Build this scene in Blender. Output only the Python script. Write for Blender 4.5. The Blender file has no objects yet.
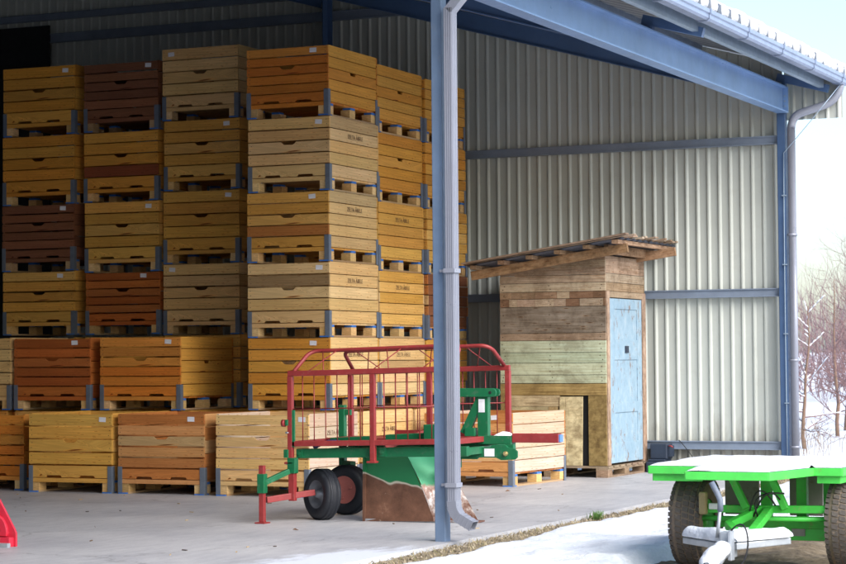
import bpy, math, random
from mathutils import Vector, Matrix, noise
random.seed(11)
S = bpy.context.scene
COL = S.collection
R = math.radians

# ------------------------------------------------------------------ materials
def new_mat(name):
    m = bpy.data.materials.new(name); m.use_nodes = True
    nt = m.node_tree
    b = nt.nodes['Principled BSDF']
    return m, nt, b
def N(nt, t, **kw):
    n = nt.nodes.new(t)
    for k, v in kw.items():
        if k in n.inputs: n.inputs[k].default_value = v
        else: setattr(n, k, v)
    return n
def L(nt, a, b): nt.links.new(a, b)
def ramp(nt, stops, interp='LINEAR'):
    r = nt.nodes.new('ShaderNodeValToRGB'); cr = r.color_ramp; cr.interpolation = interp
    while len(cr.elements) < len(stops): cr.elements.new(0.5)
    for e, (p, c) in zip(cr.elements, stops):
        e.position = p; e.color = c if len(c) == 4 else (*c, 1)
    return r
def mixc(nt, mode, fac, a, b):
    m = nt.nodes.new('ShaderNodeMix'); m.data_type = 'RGBA'; m.blend_type = mode
    for s, v in ((m.inputs[0], fac), (m.inputs[6], a), (m.inputs[7], b)):
        if hasattr(v, 'is_linked') or hasattr(v, 'links'): nt.links.new(v, s)
        else: s.default_value = v if not isinstance(v, tuple) else ((*v, 1) if len(v) == 3 else v)
    return m.outputs[2]
def noise_n(nt, vec, scale, detail=4, rough=0.55, dist=0.0):
    n = N(nt, 'ShaderNodeTexNoise'); n.inputs['Scale'].default_value = scale
    n.inputs['Detail'].default_value = detail; n.inputs['Roughness'].default_value = rough
    n.inputs['Distortion'].default_value = dist
    if vec is not None: L(nt, vec, n.inputs['Vector'])
    return n
def mapping(nt, vec, sc):
    m = nt.nodes.new('ShaderNodeMapping'); m.inputs['Scale'].default_value = sc
    L(nt, vec, m.inputs['Vector']); return m.outputs[0]
def bump(nt, b, h, strength=0.3, dist=0.01):
    bp = nt.nodes.new('ShaderNodeBump'); bp.inputs['Strength'].default_value = strength
    bp.inputs['Distance'].default_value = dist
    L(nt, h, bp.inputs['Height']); L(nt, bp.outputs[0], b.inputs['Normal'])

def wood_mat(name, rough=0.62, grain=0.32, knots=True, worn=0.0):
    """board colour comes from the colour attribute 'tint'; grain runs along U"""
    m, nt, b = new_mat(name)
    at = N(nt, 'ShaderNodeAttribute'); at.attribute_name = 'tint'
    uv = N(nt, 'ShaderNodeUVMap')
    g = noise_n(nt, mapping(nt, uv.outputs[0], (1.3, 34, 1)), 1.0, 5, 0.55, 1.0)
    gr = ramp(nt, [(0.25, (1 - grain,) * 3), (0.5, (0.92,) * 3), (0.8, (1.18,) * 3)])
    L(nt, g.outputs['Fac'], gr.inputs[0])
    c = mixc(nt, 'MULTIPLY', 1.0, at.outputs['Color'], gr.outputs[0])
    # broad uneven colouring
    w = noise_n(nt, mapping(nt, uv.outputs[0], (2.2, 5, 1)), 1.0, 3, 0.5, 0.3)
    wr = ramp(nt, [(0.3, (0.80, 0.74, 0.66)), (0.7, (1.15, 1.13, 1.1))]); L(nt, w.outputs['Fac'], wr.inputs[0])
    c = mixc(nt, 'MULTIPLY', 0.85, c, wr.outputs[0])
    if knots:
        v = N(nt, 'ShaderNodeTexVoronoi'); v.voronoi_dimensions = '2D'; v.inputs['Scale'].default_value = 1.0
        L(nt, mapping(nt, uv.outputs[0], (4.6, 6.6, 1)), v.inputs['Vector'])
        kr = ramp(nt, [(0.0, (0.22, 0.11, 0.06)), (0.06, (0.34, 0.18, 0.10)), (0.09, (0.75, 0.55, 0.40)), (0.13, (1.15, 1.06, 0.95)), (0.24, (1, 1, 1))])
        L(nt, v.outputs['Distance'], kr.inputs[0])
        sc_ = N(nt, 'ShaderNodeSeparateColor'); L(nt, v.outputs['Color'], sc_.inputs[0])
        kg = ramp(nt, [(0.42, (0, 0, 0)), (0.62, (1, 1, 1))]); L(nt, sc_.outputs[0], kg.inputs[0])
        c = mixc(nt, 'MULTIPLY', kg.outputs[0], c, kr.outputs[0])
        st = noise_n(nt, mapping(nt, uv.outputs[0], (1.1, 3.0, 1)), 2.2, 7, 0.72, 0.6)
        sr = ramp(nt, [(0.57, (1, 1, 1)), (0.70, (0.62, 0.52, 0.44))]); L(nt, st.outputs['Fac'], sr.inputs[0])
        c = mixc(nt, 'MULTIPLY', 0.8, c, sr.outputs[0])
    if worn:
        d = noise_n(nt, mapping(nt, uv.outputs[0], (3.0, 11, 1)), 1.0, 6, 0.7, 0.4)
        dr = ramp(nt, [(0.42, (0, 0, 0)), (0.62, (1, 1, 1))]); L(nt, d.outputs['Fac'], dr.inputs[0])
        c = mixc(nt, 'MIX', dr.outputs[0], c, mixc(nt, 'MULTIPLY', 1.0, c, (worn, worn * .93, worn * .86)))
    if worn:
        tc = N(nt, 'ShaderNodeTexCoord'); wp = noise_n(nt, tc.outputs['Object'], 3.4, 9, 0.74, 0.3)
        wq = ramp(nt, [(0.40, (0.62, 0.58, 0.55)), (0.52, (1, 1, 1)), (0.66, (1.22, 1.22, 1.24))]); L(nt, wp.outputs['Fac'], wq.inputs[0])
        c = mixc(nt, 'MULTIPLY', 0.8, c, wq.outputs[0])
    L(nt, c, b.inputs['Base Color'])
    b.inputs['Roughness'].default_value = rough
    b.inputs['Specular IOR Level'].default_value = 0.3
    bump(nt, b, g.outputs['Fac'], 0.25, 0.004)
    return m

def paint_mat(name, col, rough=0.4, dirt=(0.12, 0.09, 0.06), dirt_amt=0.35, scale=6, metallic=0.0, spread=0.12, fine=0.0):
    m, nt, b = new_mat(name)
    tc = N(nt, 'ShaderNodeTexCoord')
    n1 = noise_n(nt, tc.outputs['Object'], scale, 6, 0.65)
    r1 = ramp(nt, [(0.3, tuple(c * (1 - spread) for c in col)), (0.7, tuple(min(1, c * (1 + spread)) for c in col))])
    L(nt, n1.outputs['Fac'], r1.inputs[0])
    n2 = noise_n(nt, tc.outputs['Object'], scale * 3.1, 8, 0.7)
    r2 = ramp(nt, [(0.56, (0, 0, 0)), (0.74, (dirt_amt,) * 3)]); L(nt, n2.outputs['Fac'], r2.inputs[0])
    c = mixc(nt, 'MIX', r2.outputs[0], r1.outputs[0], dirt)
    L(nt, c, b.inputs['Base Color'])
    rr = ramp(nt, [(0.3, (rough - .08,) * 3), (0.7, (min(1, rough + .15),) * 3)]); L(nt, n2.outputs['Fac'], rr.inputs[0])
    L(nt, rr.outputs[0], b.inputs['Roughness'])
    b.inputs['Metallic'].default_value = metallic
    if fine: bump(nt, b, n2.outputs['Fac'], fine, 0.004)
    return m

M = {}
M['wood'] = wood_mat('crate_wood', grain=0.22)
M['old_wood'] = wood_mat('weathered_wood', 0.85, 0.33, True, 0.72)
M['peeled'] = wood_mat('old_painted_boards', 0.75, 0.14, False, 0.86)
M['patched'] = wood_mat('flaking_cream_boards', 0.75, 0.2, False, 0.62)
M['bracket'] = paint_mat('galvanised_bracket', (0.165, 0.195, 0.245), 0.45, (0.12, 0.13, 0.16), 0.4, 9, 0.3)
M['bluepaint'] = paint_mat('blue_block_paint', (0.03, 0.16, 0.52), 0.6, (0.2, 0.15, 0.1), 0.3, 14)
M['paper'] = paint_mat('paper_label', (0.72, 0.72, 0.76), 0.7, (0.3, 0.3, 0.35), 0.25, 20)
M['ink'] = paint_mat('burnt_stamp', (0.10, 0.05, 0.025), 0.8, (0.3, 0.2, 0.1), 0.6, 30)
M['beam'] = paint_mat('sky_lightened_eave_beam', (0.22, 0.36, 0.60), 0.34, (0.2, 0.3, 0.45), 0.2, 2)  # frame blue lightened to carry the sky's reflection in the colour
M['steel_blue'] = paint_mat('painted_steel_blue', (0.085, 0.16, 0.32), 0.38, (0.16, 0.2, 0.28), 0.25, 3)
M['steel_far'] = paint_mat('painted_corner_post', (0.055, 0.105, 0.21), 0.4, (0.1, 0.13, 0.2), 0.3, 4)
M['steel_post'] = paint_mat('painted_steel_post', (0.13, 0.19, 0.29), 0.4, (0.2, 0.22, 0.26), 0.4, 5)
M['galv'] = paint_mat('galvanised_profile', (0.36, 0.46, 0.56), 0.36, (0.3, 0.33, 0.36), 0.3, 5, 0.45)
M['rail'] = paint_mat('wall_rail_steel', (0.23, 0.28, 0.36), 0.42, (0.25, 0.27, 0.3), 0.3, 4, 0.2)
M['gutter'] = paint_mat('gutter_coated_steel', (0.27, 0.33, 0.46), 0.36, (0.3, 0.3, 0.33), 0.25, 4, 0.2)
M['pipe'] = paint_mat('downpipe_coated_steel', (0.27, 0.285, 0.34), 0.32, (0.2, 0.2, 0.22), 0.25, 3, 0.15, 0.06)
M['sheet'] = paint_mat('wall_sheet_grey_green', (0.485, 0.51, 0.465), 0.45, (0.37, 0.36, 0.31), 0.3, 1.3, 0.0, 0.05)
def splash(m, z0):
    nt = m.node_tree; b = nt.nodes['Principled BSDF']; src = b.inputs['Base Color'].links[0].from_socket
    tc = N(nt, 'ShaderNodeTexCoord'); sx = N(nt, 'ShaderNodeSeparateXYZ'); L(nt, tc.outputs['Object'], sx.inputs[0])
    mr = N(nt, 'ShaderNodeMapRange'); mr.inputs[1].default_value = z0 + .75; mr.inputs[2].default_value = z0; L(nt, sx.outputs[2], mr.inputs[0])
    n = noise_n(nt, mapping(nt, tc.outputs['Object'], (9, 9, 2.2)), 1.0, 8, .7)
    mu = N(nt, 'ShaderNodeMath', operation='MULTIPLY_ADD'); L(nt, mr.outputs[0], mu.inputs[0]); mu.inputs[1].default_value = .55; L(nt, n.outputs['Fac'], mu.inputs[2])
    r = ramp(nt, [(.62, (0, 0, 0)), (1.0, (.75, .75, .75))]); L(nt, mu.outputs[0], r.inputs[0])
    L(nt, mixc(nt, 'MIX', r.outputs[0], src, (0.22, 0.19, 0.15)), b.inputs['Base Color'])
splash(M['sheet'], 0.0)
M['roofsheet'] = paint_mat('roof_sheet_underside', (0.25, 0.28, 0.31), 0.5, (0.3, 0.3, 0.3), 0.2, 2)
M['darksheet'] = paint_mat('dark_wall_sheet', (0.06, 0.06, 0.06), 0.6, (0.08, 0.07, 0.06), 0.35, 1.3)  # for unseen walls, kept dark so less light bounces inside the hall
M['gapdark'] = paint_mat('snow_gap_shade', (0.10, 0.12, 0.155), 0.5, (0.35, 0.38, 0.42), 0.5, 14)
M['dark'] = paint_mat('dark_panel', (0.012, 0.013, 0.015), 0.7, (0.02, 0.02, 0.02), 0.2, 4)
M['red'] = paint_mat('red_paint', (0.26, 0.028, 0.028), 0.45, (0.24, 0.12, 0.10), 0.6, 10, 0, 0.15)
M['redbright'] = paint_mat('bright_red_paint', (0.52, 0.02, 0.045), 0.4, (0.5, 0.25, 0.25), 0.4, 9)
M['green'] = paint_mat('dark_green_paint', (0.006, 0.125, 0.048), 0.4, (0.16, 0.17, 0.14), 0.45, 8)
M['lime'] = paint_mat('bright_green_paint', (0.075, 0.60, 0.08), 0.4, (0.20, 0.19, 0.07), 0.55, 6)
M['limedirty'] = paint_mat('muddy_green_paint', (0.06, 0.52, 0.06), 0.5, (0.30, 0.23, 0.12), 0.9, 6, 0, .2, .2)
M['mudgrey'] = paint_mat('mud_splashed_board', (0.30, 0.28, 0.26), 0.8, (0.16, 0.11, 0.07), 0.95, 5)
M['rubber'] = paint_mat('tyre_rubber', (0.012, 0.014, 0.02), 0.55, (0.05, 0.055, 0.065), 0.35, 7)
M['mudtyre'] = paint_mat('muddy_tyre_rubber', (0.22, 0.165, 0.12), 0.9, (0.42, 0.31, 0.20), 0.9, 9, 0, .25, 0.4)
M['mudtread'] = paint_mat('tread_block_rubber', (0.10, 0.085, 0.075), 0.85, (0.36, 0.26, 0.17), 0.95, 8, 0, .25, 0.3)
M['pinkrim'] = paint_mat('faded_red_rim', (0.42, 0.13, 0.11), 0.55, (0.25, 0.1, 0.08), 0.4, 8)
M['greyrim'] = paint_mat('grey_rim', (0.17, 0.18, 0.20), 0.4, (0.2, 0.18, 0.16), 0.4, 8, 0.4)
M['zinc'] = paint_mat('zinc_steel', (0.40, 0.43, 0.46), 0.42, (0.24, 0.25, 0.26), 0.5, 10, 0.5)
M['cable'] = paint_mat('black_cable', (0.012, 0.012, 0.014), 0.5, (0.05, 0.05, 0.05), 0.2, 10)
M['navy'] = paint_mat('navy_machine_paint', (0.018, 0.028, 0.05), 0.5, (0.06, 0.07, 0.09), 0.4, 8)
M['rag'] = paint_mat('white_cloth', (0.75, 0.76, 0.78), 0.9, (0.5, 0.5, 0.5), 0.3, 12)
M['bluecap'] = paint_mat('blue_plastic_cap', (0.10, 0.22, 0.48), 0.4, (0.2, 0.25, 0.4), 0.3, 10)
M['roofing'] = paint_mat('bitumen_roofing', (0.10, 0.115, 0.15), 0.7, (0.25, 0.26, 0.3), 0.6, 5)
M['leaf'] = paint_mat('dry_leaf', (0.16, 0.08, 0.04), 0.9, (0.08, 0.05, 0.03), 0.4, 20)
M['grass'] = paint_mat('green_grass', (0.07, 0.16, 0.03), 0.8, (0.2, 0.18, 0.06), 0.5, 20)
M['brass'] = paint_mat('yellow_zinc_bolt', (0.55, 0.45, 0.22), 0.35, (0.3, 0.2, 0.1), 0.3, 20, 0.7)
M['bluehose'] = paint_mat('navy_hose', (0.02, 0.025, 0.10), 0.5, (0.05, 0.05, 0.1), 0.3, 10)

def snow_mat():
    m, nt, b = new_mat('snow')
    tc = N(nt, 'ShaderNodeTexCoord')
    n = noise_n(nt, tc.outputs['Object'], 3, 8, 0.6)
    n2 = noise_n(nt, tc.outputs['Object'], 60, 4, 0.6)
    r = ramp(nt, [(0.3, (0.64, 0.68, 0.74)), (0.5, (0.73, 0.755, 0.79)), (0.7, (0.80, 0.815, 0.835))]); L(nt, n.outputs['Fac'], r.inputs[0])
    L(nt, r.outputs[0], b.inputs['Base Color'])
    b.inputs['Roughness'].default_value = 0.75
    b.inputs['Specular IOR Level'].default_value = 0.2
    ad = N(nt, 'ShaderNodeMath', operation='MULTIPLY_ADD'); L(nt, n2.outputs['Fac'], ad.inputs[0]); ad.inputs[1].default_value = 0.12; L(nt, n.outputs['Fac'], ad.inputs[2])
    bump(nt, b, ad.outputs[0], 0.7, 0.09)
    return m
M['snow'] = snow_mat()

def concrete_mat():
    m, nt, b = new_mat('concrete')
    tc = N(nt, 'ShaderNodeTexCoord'); o = tc.outputs['Object']
    n = noise_n(nt, o, 0.9, 8, 0.62)
    r = ramp(nt, [(0.3, (0.34, 0.35, 0.38)), (0.5, (0.43, 0.435, 0.455)), (0.72, (0.50, 0.50, 0.51))]); L(nt, n.outputs['Fac'], r.inputs[0])
    n2 = noise_n(nt, mapping(nt, o, (6, 1.3, 1)), 2.0, 6, 0.7)
    r2 = ramp(nt, [(0.35, (0.82, 0.82, 0.84)), (0.6, (1.05, 1.04, 1.03))]); L(nt, n2.outputs['Fac'], r2.inputs[0])
    c = mixc(nt, 'MULTIPLY', 0.8, r.outputs[0], r2.outputs[0])
    n3 = noise_n(nt, o, 38, 5, 0.75)
    r3 = ramp(nt, [(0.32, (0.72, 0.71, 0.70)), (0.5, (1, 1, 1))]); L(nt, n3.outputs['Fac'], r3.inputs[0])
    c = mixc(nt, 'MULTIPLY', 0.6, c, r3.outputs[0])
    # wind-blown snow lying along the open edge of the slab
    sx = N(nt, 'ShaderNodeSeparateXYZ'); L(nt, o, sx.inputs[0])
    ex = N(nt, 'ShaderNodeMapRange'); ex.inputs[1].default_value = -7.5; ex.inputs[2].default_value = -6.75
    L(nt, sx.outputs[0], ex.inputs[0])
    ey = N(nt, 'ShaderNodeMapRange'); ey.inputs[1].default_value = 15.3; ey.inputs[2].default_value = 13.6
    L(nt, sx.outputs[1], ey.inputs[0])
    mul = N(nt, 'ShaderNodeMath', operation='MULTIPLY'); L(nt, ex.outputs[0], mul.inputs[0]); L(nt, ey.outputs[0], mul.inputs[1])
    n4 = noise_n(nt, mapping(nt, o, (3.0, 1.1, 1)), 2.4, 8, 0.72)
    ad = N(nt, 'ShaderNodeMath', operation='MULTIPLY_ADD'); L(nt, mul.outputs[0], ad.inputs[0]); ad.inputs[1].default_value = 0.62
    L(nt, n4.outputs['Fac'], ad.inputs[2])
    rs = ramp(nt, [(0.80, (0, 0, 0)), (1.0, (1, 1, 1))]); L(nt, ad.outputs[0], rs.inputs[0])
    c = mixc(nt, 'MIX', rs.outputs[0], c, (0.66, 0.70, 0.77))
    # hairline cracks
    wv = N(nt, 'ShaderNodeTexVoronoi'); wv.feature = 'DISTANCE_TO_EDGE'; wv.inputs['Scale'].default_value = 0.32
    wn_ = noise_n(nt, o, 1.3, 5, 0.7); va = N(nt, 'ShaderNodeVectorMath', operation='MULTIPLY_ADD'); L(nt, wn_.outputs['Color'], va.inputs[0]); va.inputs[1].default_value = (.9, .9, .9); L(nt, o, va.inputs[2]); L(nt, va.outputs[0], wv.inputs['Vector'])
    cr = ramp(nt, [(0.0, (0.55, 0.55, 0.55)), (0.006, (1, 1, 1))]); L(nt, wv.outputs['Distance'], cr.inputs[0]); c = mixc(nt, 'MULTIPLY', 0.8, c, cr.outputs[0])
    L(nt, c, b.inputs['Base Color'])
    b.inputs['Roughness'].default_value = 0.5
    bump(nt, b, n3.outputs['Fac'], 0.15, 0.004)
    return m
M['concrete'] = concrete_mat()

def soil_mat():
    m, nt, b = new_mat('bare_soil')
    tc = N(nt, 'ShaderNodeTexCoord')
    n = noise_n(nt, tc.outputs['Object'], 9, 8, 0.75)
    r = ramp(nt, [(0.3, (0.06, 0.042, 0.028)), (0.5, (0.20, 0.15, 0.09)), (0.7, (0.36, 0.29, 0.19))]); L(nt, n.outputs['Fac'], r.inputs[0])
    L(nt, r.outputs[0], b.inputs['Base Color']); b.inputs['Roughness'].default_value = 0.95
    bump(nt, b, n.outputs['Fac'], 0.8, 0.05)
    return m
M['soil'] = soil_mat()
M['mudbeige'] = paint_mat('dry_mud_steel', (0.36, 0.28, 0.15), 0.8, (0.2, 0.14, 0.08), 0.5, 12)
M['yard'] = paint_mat('bounce_cut_gravel', (0.20, 0.185, 0.17), 0.7, (0.6, 0.62, 0.65), 0.5, 1.2, 0, .35, .5)

def tint_mat(name, rough=0.85):
    m, nt, b = new_mat(name)
    at = N(nt, 'ShaderNodeAttribute'); at.attribute_name = 'tint'
    tc = N(nt, 'ShaderNodeTexCoord')
    n = noise_n(nt, tc.outputs['Object'], 30, 5, 0.7)
    r = ramp(nt, [(0.3, (0.72,) * 3), (0.7, (1.2,) * 3)]); L(nt, n.outputs['Fac'], r.inputs[0])
    L(nt, mixc(nt, 'MULTIPLY', 1.0, at.outputs['Color'], r.outputs[0]), b.inputs['Base Color'])
    b.inputs['Roughness'].default_value = rough
    return m
M['bark'] = tint_mat('bark'); M['verge'] = tint_mat('dry_grass_and_gravel')

def scoop_mat():
    m, nt, b = new_mat('worn_green_scoop')
    tc = N(nt, 'ShaderNodeTexCoord'); o = tc.outputs['Object']
    sx = N(nt, 'ShaderNodeSeparateXYZ'); L(nt, o, sx.inputs[0])
    n = noise_n(nt, mapping(nt, o, (3.4, 3.4, 3.4)), 1.0, 2, 0.45, 0.0)
    n2 = noise_n(nt, o, 40, 5, 0.7)
    a = N(nt, 'ShaderNodeMath', operation='MULTIPLY_ADD'); L(nt, n.outputs['Fac'], a.inputs[0]); a.inputs[1].default_value = 0.26; L(nt, sx.outputs[2], a.inputs[2])
    a2 = N(nt, 'ShaderNodeMath', operation='MULTIPLY_ADD'); L(nt, n2.outputs['Fac'], a2.inputs[0]); a2.inputs[1].default_value = 0.006; L(nt, a.outputs[0], a2.inputs[2])
    a3 = N(nt, 'ShaderNodeMath', operation='MULTIPLY_ADD'); L(nt, sx.outputs[0], a3.inputs[0]); a3.inputs[1].default_value = 0.16; L(nt, a2.outputs[0], a3.inputs[2])
    rust = ramp(nt, [(0.35, (0.085, 0.038, 0.022)), (0.62, (0.16, 0.075, 0.045)), (0.8, (0.30, 0.17, 0.11))]); L(nt, noise_n(nt, o, 7, 7, 0.7).outputs['Fac'], rust.inputs[0])
    # flakes of pale primer in the rust
    fl = ramp(nt, [(0.66, (0, 0, 0)), (0.72, (1, 1, 1))]); L(nt, noise_n(nt, mapping(nt, o, (9, 9, 14)), 1.0, 6, 0.7).outputs['Fac'], fl.inputs[0])
    rc = mixc(nt, 'MIX', fl.outputs[0], rust.outputs[0], (0.42, 0.34, 0.27))
    k = ramp(nt, [(0.495, (0, 0, 0)), (0.51, (1, 1, 1))]); L(nt, a3.outputs[0], k.inputs[0])
    k2 = ramp(nt, [(0.508, (0, 0, 0)), (0.520, (1, 1, 1))]); L(nt, a3.outputs[0], k2.inputs[0])
    c = mixc(nt, 'MIX', k.outputs[0], rc, (0.50, 0.46, 0.38))
    c = mixc(nt, 'MIX', k2.outputs[0], c, (0.008, 0.15, 0.052))
    L(nt, c, b.inputs['Base Color']); b.inputs['Roughness'].default_value = 0.5
    bump(nt, b, n2.outputs['Fac'], 0.25, 0.004)
    return m
M['scoop'] = scoop_mat()
def shiny_scoop():
    m, nt, b = new_mat('scraped_scoop_metal')
    tc = N(nt, 'ShaderNodeTexCoord'); o = tc.outputs['Object']
    sx = N(nt, 'ShaderNodeSeparateXYZ'); L(nt, o, sx.inputs[0])
    n = noise_n(nt, mapping(nt, o, (14, 14, 7)), 1.0, 6, 0.7)
    r = ramp(nt, [(0.4, (0.16, 0.075, 0.05)), (0.52, (0.32, 0.22, 0.18)), (0.62, (0.62, 0.58, 0.55))]); L(nt, n.outputs['Fac'], r.inputs[0])
    a = N(nt, 'ShaderNodeMath', operation='MULTIPLY_ADD'); L(nt, n.outputs['Fac'], a.inputs[0]); a.inputs[1].default_value = 0.10; L(nt, sx.outputs[2], a.inputs[2])
    k = ramp(nt, [(0.34, (0, 0, 0)), (0.36, (1, 1, 1))]); L(nt, a.outputs[0], k.inputs[0])
    c = mixc(nt, 'MIX', k.outputs[0], r.outputs[0], (0.02, 0.20, 0.09))
    L(nt, c, b.inputs['Base Color']); b.inputs['Roughness'].default_value = 0.36; b.inputs['Metallic'].default_value = 0.3
    return m
M['scoopshine'] = shiny_scoop()
M['rust'] = paint_mat('rusty_steel', (0.13, 0.06, 0.04), 0.7, (0.25, 0.15, 0.1), 0.6, 9)

# ------------------------------------------------------------------ mesh builder
class MB:
    def __init__(s): s.v = []; s.f = []; s.t = []; s.uv = []; s.smooth = []
    def face(s, idx, tint, uvs, sm=False):
        s.f.append(idx); s.t.append(tint); s.uv.append(uvs); s.smooth.append(sm)
    def hexa(s, P, tint=(1, 1, 1), dims=None):
        """P: 8 corners (x-,x+ | y | z order like a box)"""
        i = len(s.v); s.v += [tuple(p) for p in P]
        u0, v0 = random.random() * 50, random.random() * 50
        if dims is None:
            dims = [(Vector(P[1]) - Vector(P[0])).length, (Vector(P[2]) - Vector(P[0])).length, (Vector(P[4]) - Vector(P[0])).length]
        ax = dims.index(max(dims))
        q = [(0, 0, 0), (1, 0, 0), (0, 1, 0), (1, 1, 0), (0, 0, 1), (1, 0, 1), (0, 1, 1), (1, 1, 1)]
        for fc in ((0, 2, 3, 1), (4, 5, 7, 6), (0, 1, 5, 4), (2, 6, 7, 3), (0, 4, 6, 2), (1, 3, 7, 5)):
            uv = []
            for k in fc:
                c = [q[k][a] * dims[a] for a in range(3)]
                uu = c[ax]; vv = sum(c[a] for a in range(3) if a != ax)
                uv.append((u0 + uu, v0 + vv))
            s.face([i + k for k in fc], tint, uv)
    def box(s, x0, x1, y0, y1, z0, z1, tint=(1, 1, 1)):
        s.hexa([(x, y, z) for z in (z0, z1) for y in (y0, y1) for x in (x0, x1)], tint)
    def bar(s, p0, p1, w, h, tint=(1, 1, 1), up=(0, 0, 1)):
        p0 = Vector(p0); p1 = Vector(p1); d = (p1 - p0).normalized(); u = Vector(up)
        if abs(d.dot(u)) > 0.98: u = Vector((1, 0, 0))
        sd = d.cross(u).normalized(); u2 = sd.cross(d).normalized()
        P = []
        for c in (-1, 1):
            for b_ in (-1, 1):
                for p in (p0, p1): P.append(p + sd * (b_ * w / 2) + u2 * (c * h / 2))
        s.hexa(P, tint)
    def prism(s, pts, to3, depth, tint=(1, 1, 1)):
        """2D outline pts (CCW), to3(a,b,d)->3D point for d in (0,depth)"""
        n = len(pts); i = len(s.v); u0, v0 = random.random() * 50, random.random() * 50
        s.v += [tuple(to3(a, b, 0)) for a, b in pts] + [tuple(to3(a, b, depth)) for a, b in pts]
        uv = [(u0 + a, v0 + b) for a, b in pts]
        s.face([i + k for k in range(n)], tint, uv)
        s.face([i + n + k for k in reversed(range(n))], tint, [uv[k] for k in reversed(range(n))])
        for k in range(n):
            j = (k + 1) % n
            s.face([i + k, i + n + k, i + n + j, i + j], tint, [uv[k], (uv[k][0], uv[k][1] + .02), (uv[j][0], uv[j][1] + .02), uv[j]])
    def tube(s, pts, r, seg=8, tint=(1, 1, 1), cap=True, radii=None, sm=True):
        pts = [Vector(p) for p in pts]; n = len(pts); i = len(s.v)
        nrm = None; rings = []
        for k, p in enumerate(pts):
            d = (pts[min(k + 1, n - 1)] - pts[max(k - 1, 0)])
            d = d.normalized() if d.length > 1e-9 else Vector((0, 0, 1))
            if nrm is None:
                a = Vector((0, 0, 1)) if abs(d.z) < .9 else Vector((1, 0, 0)); nrm = d.cross(a).normalized()
            else:
                nrm = (nrm - d * nrm.dot(d)); nrm = nrm.normalized() if nrm.length > 1e-6 else d.orthogonal().normalized()
            bn = d.cross(nrm); rr = radii[k] if radii else r
            s.v += [tuple(p + (nrm * math.cos(2 * math.pi * j / seg) + bn * math.sin(2 * math.pi * j / seg)) * rr) for j in range(seg)]
        acc = 0
        for k in range(n - 1):
            l = (pts[k + 1] - pts[k]).length
            for j in range(seg):
                j2 = (j + 1) % seg
                s.face([i + k * seg + j, i + k * seg + j2, i + (k + 1) * seg + j2, i + (k + 1) * seg + j], tint,
                       [(acc, j * .02), (acc, j * .02 + .02), (acc + l, j * .02 + .02), (acc + l, j * .02)], sm)
            acc += l
        if cap:
            s.face([i + j for j in reversed(range(seg))], tint, [(0, 0)] * seg)
            s.face([i + (n - 1) * seg + j for j in range(seg)], tint, [(0, 0)] * seg)
    def cyl(s, p0, p1, r, seg=16, tint=(1, 1, 1)): s.tube([p0, p1], r, seg, tint)
    def lathe(s, prof, c, axis, seg=32, tint=(1, 1, 1), closed=False):
        """prof: (radius, offset along axis)"""
        c = Vector(c); a = Vector(axis).normalized(); e1 = a.orthogonal().normalized(); e2 = a.cross(e1)
        i = len(s.v); n = len(prof)
        for j in range(seg):
            th = 2 * math.pi * j / seg; d = e1 * math.cos(th) + e2 * math.sin(th)
            for r_, o in prof: s.v.append(tuple(c + d * r_ + a * o))
        for j in range(seg):
            j2 = (j + 1) % seg
            for k in range(n if closed else n - 1):
                k2 = (k + 1) % n
                s.face([i + j * n + k, i + j2 * n + k, i + j2 * n + k2, i + j * n + k2], tint, [(j * .05, k * .05), (j * .05 + .05, k * .05), (j * .05 + .05, k * .05 + .05), (j * .05, k * .05 + .05)], True)
    def grid(s, P, tint=(1, 1, 1), sm=True, flip=False):
        """P[r][c] 3D points"""
        i = len(s.v); nr = len(P); nc = len(P[0])
        for row in P: s.v += [tuple(p) for p in row]
        for r_ in range(nr - 1):
            for c in range(nc - 1):
                q = [i + r_ * nc + c, i + r_ * nc + c + 1, i + (r_ + 1) * nc + c + 1, i + (r_ + 1) * nc + c]
                if flip: q.reverse()
                s.face(q, tint, [(0, 0)] * 4, sm)
    def mesh(s, name, mat, origin=(0, 0, 0)):
        me = bpy.data.meshes.new(name)
        ox, oy, oz = origin
        me.from_pydata([(x - ox, y - oy, z - oz) for x, y, z in s.v], [], s.f)
        uvl = me.uv_layers.new(name='UVMap'); ca = me.color_attributes.new('tint', 'FLOAT_COLOR', 'CORNER')
        k = 0; uf = []; cf = []
        for f, t, uv in zip(s.f, s.t, s.uv):
            for q in range(len(f)):
                uf += uv[q]; cf += (t[0], t[1], t[2], 1.0)
        uvl.data.foreach_set('uv', uf); ca.data.foreach_set('color', cf)
        me.polygons.foreach_set('use_smooth', s.smooth)
        me.materials.append(mat); me.update()
        return me
    def obj(s, name, mat, parent=None, origin=None, loc=None, bevel=0):
        """vertices are given in world space when parent is an Empty at parent.location (no rotation)"""
        if parent is not None:
            w = world_loc(parent); o = bpy.data.objects.new(name, s.mesh(name, mat, w)); o.parent = parent
        else:
            w = origin or (0, 0, 0); o = bpy.data.objects.new(name, s.mesh(name, mat, w)); o.location = w
        COL.objects.link(o)
        if bevel:
            md = o.modifiers.new('bevel', 'BEVEL'); md.width = bevel; md.segments = 2; md.limit_method = 'ANGLE'; md.angle_limit = R(40)
        return o
def world_loc(o):
    v = Vector((0, 0, 0))
    while o is not None: v = v + o.location; o = o.parent
    return v
def thing(name, label, cat, loc, group=None):
    o = bpy.data.objects.new(name, None); COL.objects.link(o); o.location = loc; o.empty_display_size = .1
    tag(o, label, cat, group); return o
def tag(o, label=None, cat=None, group=None, kind=None):
    for k, v in (('label', label), ('category', cat), ('group', group), ('kind', kind)):
        if v: o[k] = v
    return o
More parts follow.
